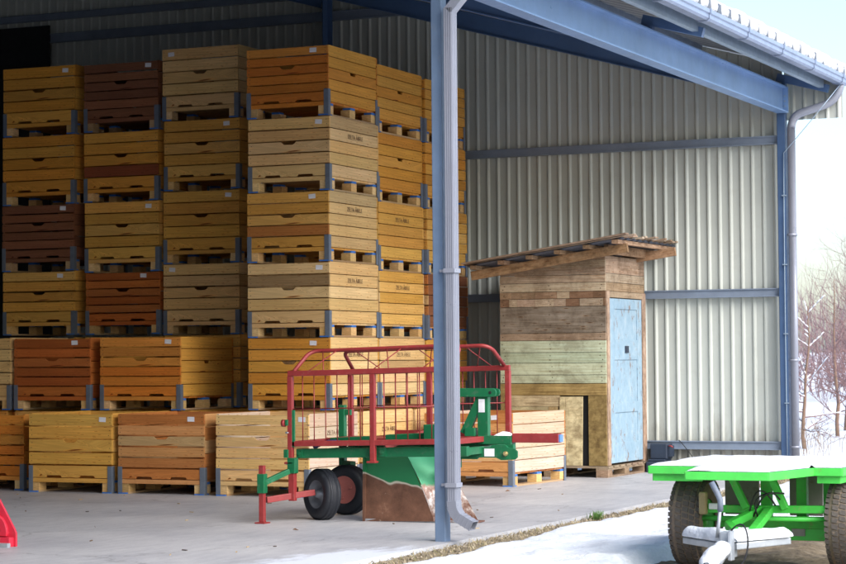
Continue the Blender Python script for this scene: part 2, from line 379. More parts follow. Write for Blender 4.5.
def place(name, me, parent, loc=(0, 0, 0), rot=(0, 0, 0)):
    o = bpy.data.objects.new(name, me); COL.objects.link(o); o.parent = parent; o.location = loc; o.rotation_euler = rot; return o
def ns(x, y=0, z=0): return noise.noise(Vector((x, y, z)))
def bez(p0, p1, p2, n=8):
    p0, p1, p2 = Vector(p0), Vector(p1), Vector(p2)
    return [(1 - t) ** 2 * p0 + 2 * t * (1 - t) * p1 + t * t * p2 for t in [k / n for k in range(n + 1)]]

# ------------------------------------------------------------------ camera
cam = bpy.data.cameras.new('camera'); co = bpy.data.objects.new('camera', cam); COL.objects.link(co); S.camera = co
cam.sensor_width = 36.0; cam.lens = 36.0 * 2197.766 / 846.0; cam.clip_end = 2000
pitch, yaw, roll = 0.0349995, -0.4219404, -0.00819556
fw = Vector((math.sin(yaw) * math.cos(pitch), math.cos(yaw) * math.cos(pitch), math.sin(pitch)))
rt = Vector((math.cos(yaw), -math.sin(yaw), 0)); up = rt.cross(fw)
r2 = rt * math.cos(roll) + up * math.sin(roll); u2 = up * math.cos(roll) - rt * math.sin(roll)
mw = Matrix(((r2.x, u2.x, -fw.x, 0), (r2.y, u2.y, -fw.y, 0), (r2.z, u2.z, -fw.z, 1.35), (0, 0, 0, 1)))
co.matrix_world = mw
cam.dof.use_dof = True; cam.dof.focus_distance = 18.5; cam.dof.aperture_fstop = 7.1

# ------------------------------------------------------------------ light
SUN_EL, SUN_AZ = R(38), R(118)      # azimuth clockwise from +Y: a veiled sun stands on the open side of the hall
w = bpy.data.worlds.new('World'); S.world = w; w.use_nodes = True
wn = w.node_tree; bg = wn.nodes['Background']
sky = wn.nodes.new('ShaderNodeTexSky'); sky.sky_type = 'NISHITA'; sky.sun_disc = False
sky.sun_elevation = SUN_EL; sky.sun_rotation = SUN_AZ; sky.air_density = 1.0; sky.dust_density = 1.8; sky.ozone_density = 2.0
wn.links.new(sky.outputs[0], bg.inputs[0]); bg.inputs[1].default_value = 0.095
sl = bpy.data.lights.new('sun', 'SUN'); sl.energy = 1.5; sl.angle = R(48); sl.color = (1.0, 0.96, 0.91)
so = bpy.data.objects.new('sun', sl); COL.objects.link(so)
sd = Vector((math.sin(SUN_AZ) * math.cos(SUN_EL), math.cos(SUN_AZ) * math.cos(SUN_EL), math.sin(SUN_EL)))
so.rotation_euler = sd.to_track_quat('Z', 'Y').to_euler(); so.location = (0, 0, 30)
S.view_settings.view_transform = 'Standard'; S.view_settings.look = 'None'; S.view_settings.gamma = 1
S.view_settings.exposure = 1.68; S.view_settings.use_curve_mapping = False
S.cycles.use_denoising = True; S.cycles.max_bounces = 10; S.cycles.diffuse_bounces = 6; S.cycles.glossy_bounces = 3
S.cycles.sample_clamp_indirect = 8

# ------------------------------------------------------------------ ground
def snow_h(x, y):
    edge = -6.15 + 0.15 * ns(y * 0.9, 3.1) + 0.08 * ns(y * 2.7, 8.2) + 0.03 * ns(y * 9, 1.2)
    t = (x - edge)
    if t < 0: base = -0.10
    else: base = -0.10 + 0.135 * min(1, t / 0.17) ** 0.55
    base += 0.09 * ns(x * 1.1, y * 0.8, 2) * min(1, max(0, t * 1.5)) + 0.04 * ns(x * 2.6, y * 1.9, 5) * min(1, max(0, t * 2))
    base += (0.012 * ns(x * 7, y * 6, 7) + .007 * ns(x * 15, y * 13, 3)) * min(1, max(0, t * 4))
    base -= 0.06 * min(1, max(0, (t - .3) / 1.4))
    # thawed ground round the cart
    d = max(abs(x + 3.75) / 0.85, abs(y - 14.8) / 2.1)
    m = max(0, min(1, (1.25 + 0.25 * ns(x * 2.2, y * 2.2, 9) - d) / 0.22))
    return base * (1 - m) + (-0.16) * m
xs = [-6.45 + 0.05 * k for k in range(0, 90)] + [-1.9 + 0.4 * k for k in range(0, 14)]
ys = [9 + 0.07 * k for k in range(0, 250)]
b = MB(); b.grid([[(x, y, snow_h(x, y)) for x in xs] for y in ys]); 
far = MB()
def far_h(x, y): return -0.05 + 0.12 * ns(x * .12, y * .12) + max(0, (math.hypot(x, y) - 55)) * 0.004
X0, X1, Y0, Y1 = xs[0], xs[-1], ys[0], ys[-1]
def strip(x0, x1, y0, y1, nx, ny):
    b.grid([[(x0 + (x1 - x0) * i / nx, y0 + (y1 - y0) * j / ny, (snow_h if False else far_h)(x0 + (x1 - x0) * i / nx, y0 + (y1 - y0) * j / ny)) for i in range(nx + 1)] for j in range(ny + 1)])
strip(-400, 400, Y1 - .05, 600, 160, 120)
strip(X1 - .05, 400, -200, Y1, 60, 60)
strip(X0, X1, -200, Y0 + .05, 12, 60)
o = b.obj('snow_ground', M['snow']); tag(o, 'white snow covering the open ground outside the hall', 'ground', None, 'structure')
b = MB(); b.grid([[(x, y, -0.085 + 0.05 * ns(x * 3, y * 3, 4) + 0.02 * ns(x * 9, y * 9, 1)) for x in [-5.3 + .06 * k for k in range(50)]] for y in [11.6 + .07 * k for k in range(95)]])
o = b.obj('bare_soil', M['soil']); tag(o, 'bare thawed brown soil under the green cart', 'ground', None, 'structure')
b = MB(); b.box(-21, -6.47, -6, 25.35, -0.25, 0.0)
o = b.obj('concrete_floor', M['concrete']); tag(o, 'grey concrete floor slab of the open hall', 'floor', None, 'structure')
b = MB(); b.grid([[(x, y, far_h(x, y) * (0 if y < 40 else 1) + .02) for x in [-2.1 + .05 * math.sin(y) if k == 0 else -2.1 + k * .8 for k in range(36)]] for y in [-70 + 2.5 * k for k in range(44)]])  # unseen yard added to cut snow light bouncing into the hall
o = b.obj('bounce_cut_yard', M['yard']); tag(o, 'added gravel yard outside the view, dark to cut snow bounce into the hall', 'yard', None, 'structure')
# verge of dead grass and gravel between slab and snow
b = MB()
b.grid([[(x, y, -0.035 + 0.02 * ns(x * 8, y * 8)) for x in (-6.48, -6.4, -6.3, -6.2, -6.1, -6.0)] for y in [9 + .1 * k for k in range(165)]], (0.25, 0.20, 0.125))
for k in range(6500):
    y = random.uniform(10.5, 25); x = random.uniform(-6.5, -6.08); z = -0.03
    if random.random() < .68:
        a = random.uniform(0, 6.28); l = random.uniform(.02, .07); c = random.choice([(0.42, 0.34, 0.19), (0.30, 0.23, 0.12), (0.5, 0.43, 0.28), (0.22, 0.2, 0.09)])
        i = len(b.v); dx, dy = math.cos(a) * l, math.sin(a) * l; h = random.uniform(.005, .045)
        b.v += [(x, y, z), (x + dy * .12, y - dx * .12, z), (x + dx, y + dy, z + h)]
        b.face([i, i + 1, i + 2], c, [(0, 0)] * 3)
    else:
        s_ = random.uniform(.004, .015); c0 = random.uniform(.14, .38); c = (c0, c0 * .84, c0 * .62)
        p = [(x + random.uniform(.6, 1.2) * s_ * math.cos(t), y + random.uniform(.6, 1.2) * s_ * math.sin(t)) for t in (0, 1.2, 2.5, 3.8, 5)]
        b.prism(p, lambda a_, b_, d: (x + (a_ - x) * (1 - d * 18), y + (b_ - y) * (1 - d * 18), z + d), s_ * .8, c)
o = b.obj('dry_grass_verge', M['verge']); tag(o, 'strip of dead grass and gravel between concrete and snow', 'verge', None, 'stuff')
b = MB()
for k in range(110):
    a = random.uniform(0, 6.28); rr = abs(random.gauss(0, .03)); x = -6.36 + rr * math.cos(a); y = 17.75 + rr * 1.6 * math.sin(a)
    l = random.uniform(.03, .08); q = random.uniform(0, 6.28); dx, dy = math.cos(q) * l * .35, math.sin(q) * l * .35
    b.tube([(x, y, -.03), (x + dx * .4, y + dy * .4, -.03 + l * .6), (x + dx, y + dy, -.03 + l)], .003, 3, radii=[.003, .0025, .0006])
o = b.obj('grass_tuft', M['grass'], None, (-6.36, 17.75, -.03)); tag(o, 'small green grass tuft growing at the edge of the concrete', 'grass')

# ------------------------------------------------------------------ hall
hall = thing('storage_hall', 'open fronted steel hall with grey corrugated sheet walls and blue frame', 'hall', (-6.6, 25, 0))
YG = 25.0; XB = -20.5
SL = 0.283
def roof_z(x): return 4.745 + (-6.55 - x) * SL     # underside of the roof sheet
def corr_profile(a0, a1, pitch=0.134):
    out = []; n = int(math.ceil((a1 - a0) / pitch))
    for k in range(n):
        for da, d in ((0, 0), (0.080, 0), (0.098, 1), (0.114, 1)):
            a = a0 + k * pitch + da
            if a <= a1: out.append((a, d))
    out.append((a1, 0)); return out
b = MB(); rows = [[], []]
for x, d in corr_profile(XB, -6.62):
    rows[0].append((x, YG + .03 - d * .020, 0.06)); rows[1].append((x, YG + .03 - d * .020, roof_z(x) - .01))
b.grid(rows, sm=False)
rows = [[], []]     # eave return: the little piece of sheet outside the corner post
for x, d in corr_profile(-6.62, -5.93):
    rows[0].append((x, YG + .10 - d * .020, 4.10)); rows[1].append((x, YG + .10 - d * .020, roof_z(x) - .01))
b.grid(rows, sm=False)
b.obj('end_wall', M['sheet'], hall)
b = MB(); rows = [[], []]
for y, d in corr_profile(-5, YG):
    rows[0].append((XB - .03 + d * .028, y, 0.06)); rows[1].append((XB - .03 + d * .028, y, roof_z(XB)))
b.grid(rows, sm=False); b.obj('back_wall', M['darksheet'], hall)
b = MB(); rows = [[], []]
for x, d in corr_profile(XB, -6.6):
    rows[0].append((x, -5 + d * .028, 0.06)); rows[1].append((x, -5 + d * .028, roof_z(x) - .01))
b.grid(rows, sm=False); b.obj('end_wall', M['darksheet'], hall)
# rails on the end wall
for z, xl, h in ((3.865, -16.5, .098), (2.09, -16.5, .098), (0.31, -16.5, .098), (5.725, -16.7, .12), (6.02, XB, .09)):
    xr = -6.66 if z < 4.4 else -6.55 - (z + .25 - 4.745) / SL
    b = MB(); b.box(xl, xr, YG - .055, YG - .002, z - h / 2, z + h / 2); b.box(xl, xr, YG - .075, YG - .055, z + h / 2 - .012, z + h / 2); b.box(xl, xr, YG - .075, YG - .055, z - h / 2, z - h / 2 + .012)
    b.obj('wall_rail', M['rail'], hall)
b = MB(); b.box(XB + .05, -16.69, YG - .09, YG - .06, .05, 5.9); b.obj('dark_wall_panel', M['dark'], hall)  # near-black panel filling the dark area at this end of the wall
# roof
b = MB(); rows = [[], [], [], []]
y = -5.2; XE = -5.93
while y < 25.25:
    for dy, d in ((0, 0), (.20, 0), (.225, 1), (.31, 1)):
        for r_, (x, t) in enumerate(((XE, 0), (XB, 0), (XB, 0), (XE, 0))):
            pass
        rows[0].append((XE, y + dy, roof_z(XE) + d * .045)); rows[1].append((XB, y + dy, roof_z(XB) + d * .045))
    y += .333
b.grid(rows[:2], sm=False); rf_ = b.obj('roof', M['roofsheet'], hall)
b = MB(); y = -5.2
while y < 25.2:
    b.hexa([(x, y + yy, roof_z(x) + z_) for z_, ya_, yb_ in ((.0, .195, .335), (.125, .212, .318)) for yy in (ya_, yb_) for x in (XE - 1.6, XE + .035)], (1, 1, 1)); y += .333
b.obj('shade_gap_blocks', M['gapdark'], rf_)  # added dark blocks imitating the shaded gaps between the snow lumps
# rafters: lower chord follows the roof
def ibeam(b, p0, p1, depth, fl, up=(0, 0, 1), tw=.008, tf=.012):
    p0, p1 = Vector(p0), Vector(p1); d = (p1 - p0).normalized(); sdv = d.cross(Vector(up)).normalized(); u = sdv.cross(d)
    b.bar(p0, p1, tw, depth - 2 * tf)
    b.bar(p0 + u * (depth / 2 - tf / 2), p1 + u * (depth / 2 - tf / 2), fl, tf)
    b.bar(p0 - u * (depth / 2 - tf / 2), p1 - u * (depth / 2 - tf / 2), fl, tf)
for yr, dep in ((-5, .26), (-.1, .26), (4.8, .26), (9.9, .26), (14.95, .26), (20.05, .26)):
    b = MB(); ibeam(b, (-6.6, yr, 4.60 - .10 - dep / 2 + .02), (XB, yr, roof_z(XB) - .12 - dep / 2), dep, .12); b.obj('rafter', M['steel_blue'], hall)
b = MB(); off = -.43
ibeam(b, (-6.65, YG - .10, roof_z(-6.65) + off + .07), (-12.46, YG - .10, roof_z(-12.46) + off + .07), .22, .10); b.obj('rafter', M['steel_blue'], hall)
b = MB(); ibeam(b, (-12.5, YG - .12, roof_z(-12.5) - .36), (XB, YG - .12, roof_z(XB) - .36), .5, .16)
for k in range(4): b.cyl((-12.62, YG - .19, roof_z(-12.6) - .2 - k * .09), (-12.62, YG - .15, roof_z(-12.6) - .2 - k * .09), .018, 6)
b.obj('rafter', M['steel_blue'], hall)
b = MB(); ibeam(b, (-12.47, YG - .12, 0), (-12.47, YG - .12, roof_z(-12.47) - .1), .16, .12, up=(0, 1, 0)); b.obj('wall_post', M['steel_blue'], hall)
for k in range(11):
    x = -7.6 - k * 1.25; z = roof_z(x)
    b = MB(); b.box(x - .03, x + .03, -5.1, 24.98, z - .10, z - .006); b.obj('purlin', M['rail'], hall)
# eave line: posts, eave beam, outriggers, eave purlin, gutter
def post(x0, x1, y0, y1, z1, zb=0):
    b = MB(); b.box(x0, x1, y0, y1, zb, z1); b.box(x0 - .03, x1 + .03, y0 - .0, y1 + .03, zb, zb + .012)
    return b.obj('post', M['steel_post'], hall, bevel=.006)
post(-6.61, -6.525, 14.9, 15.0, 4.5, -.03)
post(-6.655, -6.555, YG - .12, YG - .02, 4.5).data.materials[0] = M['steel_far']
post(-6.61, -6.525, 4.75, 4.85, 4.5)
post(-6.61, -6.525, -5.05, -4.95, 4.5)
for y0, y1 in ((15.005, YG - .125), (4.86, 14.895), (-4.94, 4.745)):
    b = MB(); ibeam(b, (-6.58, y0, 4.315), (-6.58, y1, 4.315), .30, .14, tw=.01, tf=.014)
    b.box(-6.65, -6.51, y1 - .012, y1 - .001, 4.18, 4.45); b.box(-6.65, -6.51, y0 + .001, y0 + .012, 4.18, 4.45)
    b.obj('eave_beam', M['beam'], hall)
b = MB()
for k in range(3):
    for q in (-1, 1): b.cyl((-6.58 + q * .03 + .0, YG - .15, 4.24 + k * .06), (-6.58 + q * .03, YG - .135, 4.24 + k * .06), .011, 6)
for k in range(4): b.cyl((-6.556, YG - .07, 4.2 + k * .06), (-6.54, YG - .07, 4.2 + k * .06), .011, 6)
b.obj('bolt', M['galv'], hall)
for yr in (-.1, 4.8, 9.9, 14.95, 20.05, YG - .04):
    b = MB()
    b.bar((-6.66, yr, 4.595), (-6.06, yr, 4.425), .07, .09); b.box(-6.60, -6.56, yr - .04, yr + .04, 4.468, 4.56)
    b.obj('outrigger', M['steel_blue'], hall)
b = MB(); b.box(-6.115, -6.10, -5.1, YG - .1, 4.435, 4.60); b.box(-6.16, -6.115, -5.1, YG - .1, 4.585, 4.60); b.box(-6.16, -6.115, -5.1, YG - .1, 4.435, 4.45)
b.obj('eave_purlin', M['galv'], hall)
# gutter: stepped box section
b = MB(); prof = [(-5.99, 4.590), (-5.99, 4.490), (-5.975, 4.470), (-5.89, 4.470), (-5.87, 4.490), (-5.87, 4.525), (-5.855, 4.535), (-5.855, 4.570), (-5.865, 4.577), (-5.865, 4.540), (-5.88, 4.530), (-5.88, 4.495), (-5.895, 4.480), (-5.97, 4.480), (-5.98, 4.495), (-5.98, 4.590)]
b.prism(prof, lambda a, c, d: (a, -5.2 + d, c), 30.35); gut = b.obj('gutter', M['gutter'], hall)
for k in range(16):
    yb = 5.2 + k * 1.31
    b = MB(); pts = [(-6.0, yb, 4.635), (-5.995, yb, 4.485), (-5.98, yb, 4.463), (-5.885, yb, 4.463), (-5.862, yb, 4.485), (-5.862, yb, 4.520), (-5.848, yb, 4.535), (-5.848, yb, 4.583)]
    for p, q in zip(pts, pts[1:]): b.bar(p, q, .03, .005)
    b.obj('gutter_bracket', M['gutter'], hall)
# snow lying on the roof edge
b = MB(); rows = []
yv = [13.0 + .02 * k for k in range(615)]
for r_ in range(18):
    row = []
    for y in yv:
        ph = ((y + 5.2) % .333) / .333; rib = math.exp(-((ph - .80) / .17) ** 4); idx = math.floor((y + 5.2 + .07) / .333)
        big = .5 + .5 * ns(idx * 1.7, 2.2); xe = XE + .02 + .03 * ns(y * 6) + .05 * big - rib * (.30 + .12 * ns(idx * 2.1, 7))
        s_ = max(0, r_ - 6) * .12
        near = max(0, 1 - max(0, r_ - 6) / 4)
        thick = (.12 + .05 * big + .02 * ns(y * 9, 1.5)) * (1 - rib * (.5 + .62 * near))
        prof = [(-.03, -.004), (.012, thick * .25), (.022, thick * .5), (.012, thick * .75), (-.02, thick * .93), (-.07, thick), (-.14, thick * .97)]
        dx, dz = prof[min(r_, 6)]
        x = xe + dx - s_; row.append((x, y, roof_z(x) + dz + .05 * (1 - rib * .2) * min(1, r_ / 2) * .4 + (.025 * ns(x * 3, y * 3) if r_ > 6 else 0)))
    rows.append(row)
b.grid(rows, flip=False)
o = b.obj('roof_snow', M['snow']); tag(o, 'lumpy white snow lying along the roof edge above the gutter', 'snow', None, 'stuff')
# downpipes
def downpipe(b, path, w_, d_):
    for p, q in zip(path, path[1:]): b.bar(p, q, w_, d_, up=(0, 1, 0))
b = MB(); x0, x1, y0, y1 = -6.485, -6.418, 14.85, 14.945
b.box(x0, x1, y0, y1, .26, 3.95)
for k in range(4): b.box(x0 + .006 + k * .0165, x0 + .012 + k * .0165, y0 - .004, y0, .30, 3.95)
for k in range(4): b.box(x1, x1 + .004, y0 + .008 + k * .024, y0 + .016 + k * .024, .30, 3.95)
xc, yc = (x0 + x1) / 2, (y0 + y1) / 2
b.bar((xc, yc, 3.93), (-5.93, yc, 4.49), .095, .066)
p1 = b.obj('downpipe', M['pipe'], hall)
b = MB(); el = [(xc, yc, .30), (xc + .004, yc, .25), (xc + .018, yc, .215), (xc + .045, yc - .005, .185), (xc + .16, yc - .015, .125)]
prev = None
rr_ = []
for k, p in enumerate(el):
    d = (Vector(el[min(k + 1, len(el) - 1)]) - Vector(el[max(k - 1, 0)])).normalized(); sdv = Vector((0, 1, 0)); n_ = sdv.cross(d).normalized()
    rr_.append([Vector(p) + n_ * (.036 * c_) + sdv * (.05 * e_) for c_, e_ in ((1, -1), (1, 1), (-1, 1), (-1, -1), (1, -1))])
b.grid(rr_, sm=False)
for t in [k / 14 for k in range(15)]:
    i0 = min(int(t * 4), 3); u_ = t * 4 - i0
    ring = [rr_[i0][q].lerp(rr_[i0 + 1][q], u_) for q in range(5)]
    for q in range(4):
        b.bar(ring[q], ring[q + 1], .006, .006)
b.obj('pipe_outlet', M['pipe'], hall)
for z in (.42, 2.0):
    b = MB(); b.box(x0 - .012, x1 + .012, y0 - .012, y1 + .006, z - .016, z + .016); b.box(x0 - .06, x0 - .01, y0 + .03, y0 + .06, z - .01, z + .01); b.obj('pipe_clip', M['pipe'], hall)
b = MB(); b.tube([(-6.49, YG - .1, .1), (-6.49, YG - .1, 3.98)] + bez((-6.49, YG - .1, 3.98), (-6.48, YG - .1, 4.12), (-6.38, YG - .08, 4.16), 6) + bez((-6.10, YG + .0, 4.25), (-5.95, YG + .02, 4.32), (-5.93, YG + .03, 4.50), 6), .048, 12)
b.obj('downpipe', M['pipe'], hall)
for z in (.3, 1.3, 2.75): 
    b = MB(); b.lathe([(.049, -.014), (.056, -.014), (.056, .014), (.049, .014)], (-6.49, YG - .1, z), (0, 0, 1), 14); b.obj('pipe_clip', M['pipe'], hall)
b = MB(); b.tube([(-5.90, YG - .05, 4.49), (-6.2, YG - .16, 4.10), (-6.46, YG - .19, 3.80)] + bez((-6.57, YG - .14, 3.7), (-6.585, YG - .14, 2.4), (-6.575, YG - .14, .2), 8), .005, 6)
for z in (3.2, 2.4, 1.6, .8): b.box(-6.60, -6.55, YG - .15, YG - .122, z, z + .012)
b.obj('lightning_cable', M['galv'], hall)

# ------------------------------------------------------------------ crates
PAL = {
 'yellow':  [(0.72, 0.40, 0.092), (0.69, 0.37, 0.075), (0.75, 0.445, 0.125), (0.66, 0.335, 0.068)],
 'amber':   [(0.70, 0.335, 0.055), (0.66, 0.295, 0.043), (0.73, 0.37, 0.07)],
 'orange':  [(0.63, 0.215, 0.03), (0.67, 0.25, 0.038), (0.57, 0.18, 0.026), (0.65, 0.27, 0.052)],
 'brown':   [(0.25, 0.10, 0.05), (0.29, 0.115, 0.055), (0.22, 0.09, 0.046)],
 'red':     [(0.49, 0.135, 0.028), (0.43, 0.115, 0.025), (0.53, 0.17, 0.036), (0.45, 0.145, 0.038)],
 'pale':    [(0.75, 0.50, 0.225), (0.72, 0.47, 0.195), (0.78, 0.55, 0.28)],
 'grey':    [(0.62, 0.49, 0.38), (0.66, 0.53, 0.42), (0.59, 0.45, 0.33)],
 'mixed':   [(0.60, 0.30, 0.115), (0.52, 0.21, 0.065), (0.62, 0.40, 0.19), (0.50, 0.185, 0.05)],
 'weather': [(0.46, 0.32, 0.18), (0.40, 0.26, 0.13), (0.50, 0.35, 0.2)],
}
def jit(c, a=.10):
    f = random.uniform(1 - a, 1 + a) * (random.uniform(.72, .9) if a > .05 and random.random() < .13 else 1); return tuple(max(.01, x * f * random.uniform(.97, 1.03)) for x in c)
# shared metal corner
def bracket_mesh(sx, sy, h):
    b = MB(); t = .004
    xa, xb = (0, .05) if sx < 0 else (-.05, 0); ya, yb = (0, .05) if sy < 0 else (-.05, 0)
    b.box(xa, xb, (-t if sy < 0 else 0), (0 if sy < 0 else t), 0, h)
    b.box((-t if sx < 0 else 0), (0 if sx < 0 else t), ya, yb, 0, h)
    for k in range(3):
        z = h * (.45 + .22 * k); yy = -t - .003 if sy < 0 else t; xm = (xa + xb) / 2
        b.cyl((xm, yy, z), (xm, yy + .003, z), .006, 6); xx = -t - .003 if sx < 0 else t
        b.cyl((xx, (ya + yb) / 2, z), (xx + .003, (ya + yb) / 2, z), .006, 6)
    return b.mesh('corner_bracket', M['bracket'])
BR = {(sx, sy): bracket_mesh(sx, sy, .275) for sx in (-1, 1) for sy in (-1, 1)}
def foot_mesh(sx):
    b = MB(); b.box(0 if sx < 0 else -.11, .11 if sx < 0 else 0, -.006, .10, .0, .012); return b.mesh('foot_plate', M['bluepaint'])
FT = {sx: foot_mesh(sx) for sx in (-1, 1)}
BT = {}
for s_ in (-1, 1):
    b = MB(); b.box(*sorted((0, -s_ * .09)), -.055, .055, 0, .022); BT[s_] = b.mesh('painted_block_top', M['bluepaint'])
b = MB(); b.box(-.04, .04, -.0015, 0, -.024, .024); STK = b.mesh('paper_label', M['paper'])
fc = bpy.data.curves.new('stamp_text', 'FONT'); fc.body = 'ZELTA ĀBELE'; fc.size = .062; fc.align_x = 'CENTER'; fc.align_y = 'CENTER'; fc.extrude = .0004
fo = bpy.data.objects.new('stamp_text', fc); COL.objects.link(fo)
bpy.context.view_layer.update()
STAMP = bpy.data.meshes.new_from_object(fo.evaluated_get(bpy.context.evaluated_depsgraph_get())); STAMP.name = 'stamp'; STAMP.materials.clear(); STAMP.materials.append(M['ink'])
bpy.data.objects.remove(fo); bpy.data.curves.remove(fc)

def crate(label, x0, y0, z0, W, D, H, pal, nb=5, sticker=None, stamp=False, sidehandle=False, sidepal=None, odd=None, rot=0, nbs=5, group='fruit crates stacked in the hall', tight=False):
    cx, cy = x0 + W / 2, y0 + D / 2
    root = thing('fruit_crate', label, 'crate', (cx, cy, z0), group)
    hw, hd = W / 2, D / 2; P = PAL[pal]; SP = PAL[sidepal or pal]
    zb = .155; bh = (H - zb) / nb; g = .012
    def tone(i): return jit(P[i % len(P)] if random.random() < .5 else random.choice(P))
    def OB(mb, name, mat=M['wood']):
        o = bpy.data.objects.new(name, mb.mesh(name, mat)); COL.objects.link(o); o.parent = root; return o
    # front planks, with the hand hole under the second gap and two slots at the foot
    b = MB(); t = .022; hi = nb - 3
    for i in range(nb):
        za, zc = zb + i * bh + (g * .5 if i else 0), zb + (i + 1) * bh - g * .5
        yo = -hd + random.uniform(0, .003); xa, xb = -hw + random.uniform(0, .003), hw - random.uniform(0, .003)
        sag = random.uniform(-.002, .002); zc -= random.choice((0, 0, .002, .005)); sk = random.uniform(-.003, .003)
        pts = [(xa, za)]
        if i == 0:
            for cxx in (-.2 * W, .2 * W): pts += [(cxx - .10, za), (cxx - .085, za + .022), (cxx + .085, za + .022), (cxx + .10, za)]
        pts += [(xb, za), (xb, zc)]
        if i == hi: pts += [(.09, zc + sag), (.075, zc - .018), (.05, zc - .032), (-.05, zc - .032), (-.075, zc - .018), (-.09, zc + sag)]
        pts += [(xa, zc)]
        tt = tone(i)
        if odd and i == odd[0]: tt = jit(odd[1])
        b.prism(pts, lambda a, c, d: (a, yo + d, c + sk * a), t, tt)
        for xe_ in (xa + .03, xb - .03):
            for zf in (.28, .72):
                xq, zq = xe_ + random.uniform(-.008, .008), za + (zc - za) * zf; b.box(xq - .004, xq + .004, yo - .0006, yo + .002, zq - .004, zq + .004, (0.05, 0.035, 0.03))
    OB(b, 'front_panel')
    b = MB(); tt = tone(0); b.box(-hw + .002, hw - .002, -hd + .001, -hd + .03, .105, .148, tt); b.box(-hw + .002, hw - .002, hd - .03, hd - .001, .105, .148, tt)
    for k in range(6):
        ya = -hd + .03 + k * (D - .06) / 6
        b.box(-hw + .024, hw - .024, ya + .004, ya + (D - .06) / 6 - .004, .128, .148, tone(k))
    OB(b, 'base_boards')
    # back
    b = MB()
    for i in range(nb):
        b.box(-hw, hw, hd - t, hd, zb + i * bh + g * .5, zb + (i + 1) * bh - g * .5, tone(i))
    OB(b, 'back_panel')
    # sides
    bh2 = (H - .15) / nbs
    for s_ in (-1, 1):
        b = MB()
        for i in range(nbs):
            za, zc = .15 + i * bh2 + (g * .35 if i else 0), .15 + (i + 1) * bh2 - (g * .35 if i < nbs - 1 else 0)
            ya, yb = -hd + t + .001, hd - t - .001
            tt = jit(random.choice(SP), .06)
            xo = hw - random.uniform(0, .003)
            pts = [(ya, za), (yb, za), (yb, zc)]
            if sidehandle and i == nbs - 3: pts += [(.07, zc), (.055, zc - .03), (-.055, zc - .03), (-.07, zc)]
            pts += [(ya, zc)]
            gy = .004 if tight else 0
            b.prism(pts, lambda a, c, d: (s_ * (xo - d), a, c), t, tt)
        OB(b, 'side_panel')
    # skids
    for s_ in (-1, 1):
        b = MB()
        for yc_, l in ((-hd + .075, .13), (0, .13), (hd - .075, .13)):
            xa, xb = sorted((s_ * (hw - .01), s_ * (hw - .12)))
            b.box(xa, xb, yc_ - l / 2, yc_ + l / 2, .018, .105, jit(random.choice(PAL['pale'] if pal != 'brown' else PAL['weather'])))
        xa, xb = sorted((s_ * (hw - .012), s_ * (hw - .12)))
        b.box(xa, xb, -hd + .004, hd - .004, 0.0, .018, jit(random.choice(PAL['weather'])))
        k_ = OB(b, 'skid')
        for yc_ in (-hd + .075, 0, hd - .075): place('painted_block_top', BT[s_], k_, (s_ * (hw - .008), yc_, .106))
    for sx in (-1, 1):
        for sy in (-1, 1): place('corner_bracket', BR[(sx, sy)], root, (sx * hw, sy * hd, .002))
        place('foot_plate', FT[sx], root, (sx * (hw - .004), -hd, .0005))
    if sticker is not None:
        place('paper_label', STK, root, (sticker * W, -hd - .0005, H - bh * .48), (0, random.uniform(-.08, .08), 0))
    if stamp:
        place('stamp', STAMP, root, (hw + .0012, .02, H - bh2 * 1.5), (R(90), 0, R(90)))
    if rot: root.rotation_euler.z = rot
    return root

# front row on the floor
crate('brown orange crate at the left edge of the front row on the floor', -14.42, 19.45, 0, 1.06, 1.17, .80, 'orange', 6)
crate('yellow knotty crate on the floor, second from left in the front row', -13.158, 19.25, 0, 1.01, 1.17, .818, 'yellow', 5, .39)
crate('reddish mixed plank crate on the floor, third from left in the front row', -12.073, 19.25, 0, 1.01, 1.17, .815, 'mixed', 6, .35)
crate('pale yellow crate on the floor behind the red cage and small wheels', -10.911, 19.22, 0, 1.04, 1.13, .818, 'pale', 6, .43, sidepal='grey', stamp=True)
crate('pale crate on the floor with dark stamp, seen through the middle of the red cage', -10.86, 20.42, 0, 1.0, 1.25, .815, 'pale', 5, None, True, sidepal='pale')
crate('pale crate on the floor glimpsed through the cage bars, third deep along the floor', -10.86, 21.72, 0, 1.0, 1.2, .805, 'pale', 5, None, False)
# second row, raised on hidden crates
HID = 'plain wooden fruit crate hidden underneath the visible stacks'
HG = 'hidden bottom crates of the stacks'
for x in (-15.3, -14.2, -13.08, -11.98): crate(HID, x, 20.5, 0, 1.0, 1.12, .815, 'yellow', 5, group=HG)
crate('pale narrow slice of crate cut by the left edge, second level up', -15.22, 20.45, .82, 1.0, 1.17, .805, 'pale', 5)
crate('dark red crate on the second level with knots, second from the left edge', -14.175, 20.45, .82, .995, 1.17, .79, 'red', 6, .30)
crate('orange crate on the second level whose bright right end stands out', -13.052, 20.45, .82, 1.012, 1.16, .79, 'orange', 6, .35, sidehandle=True, sidepal='amber')
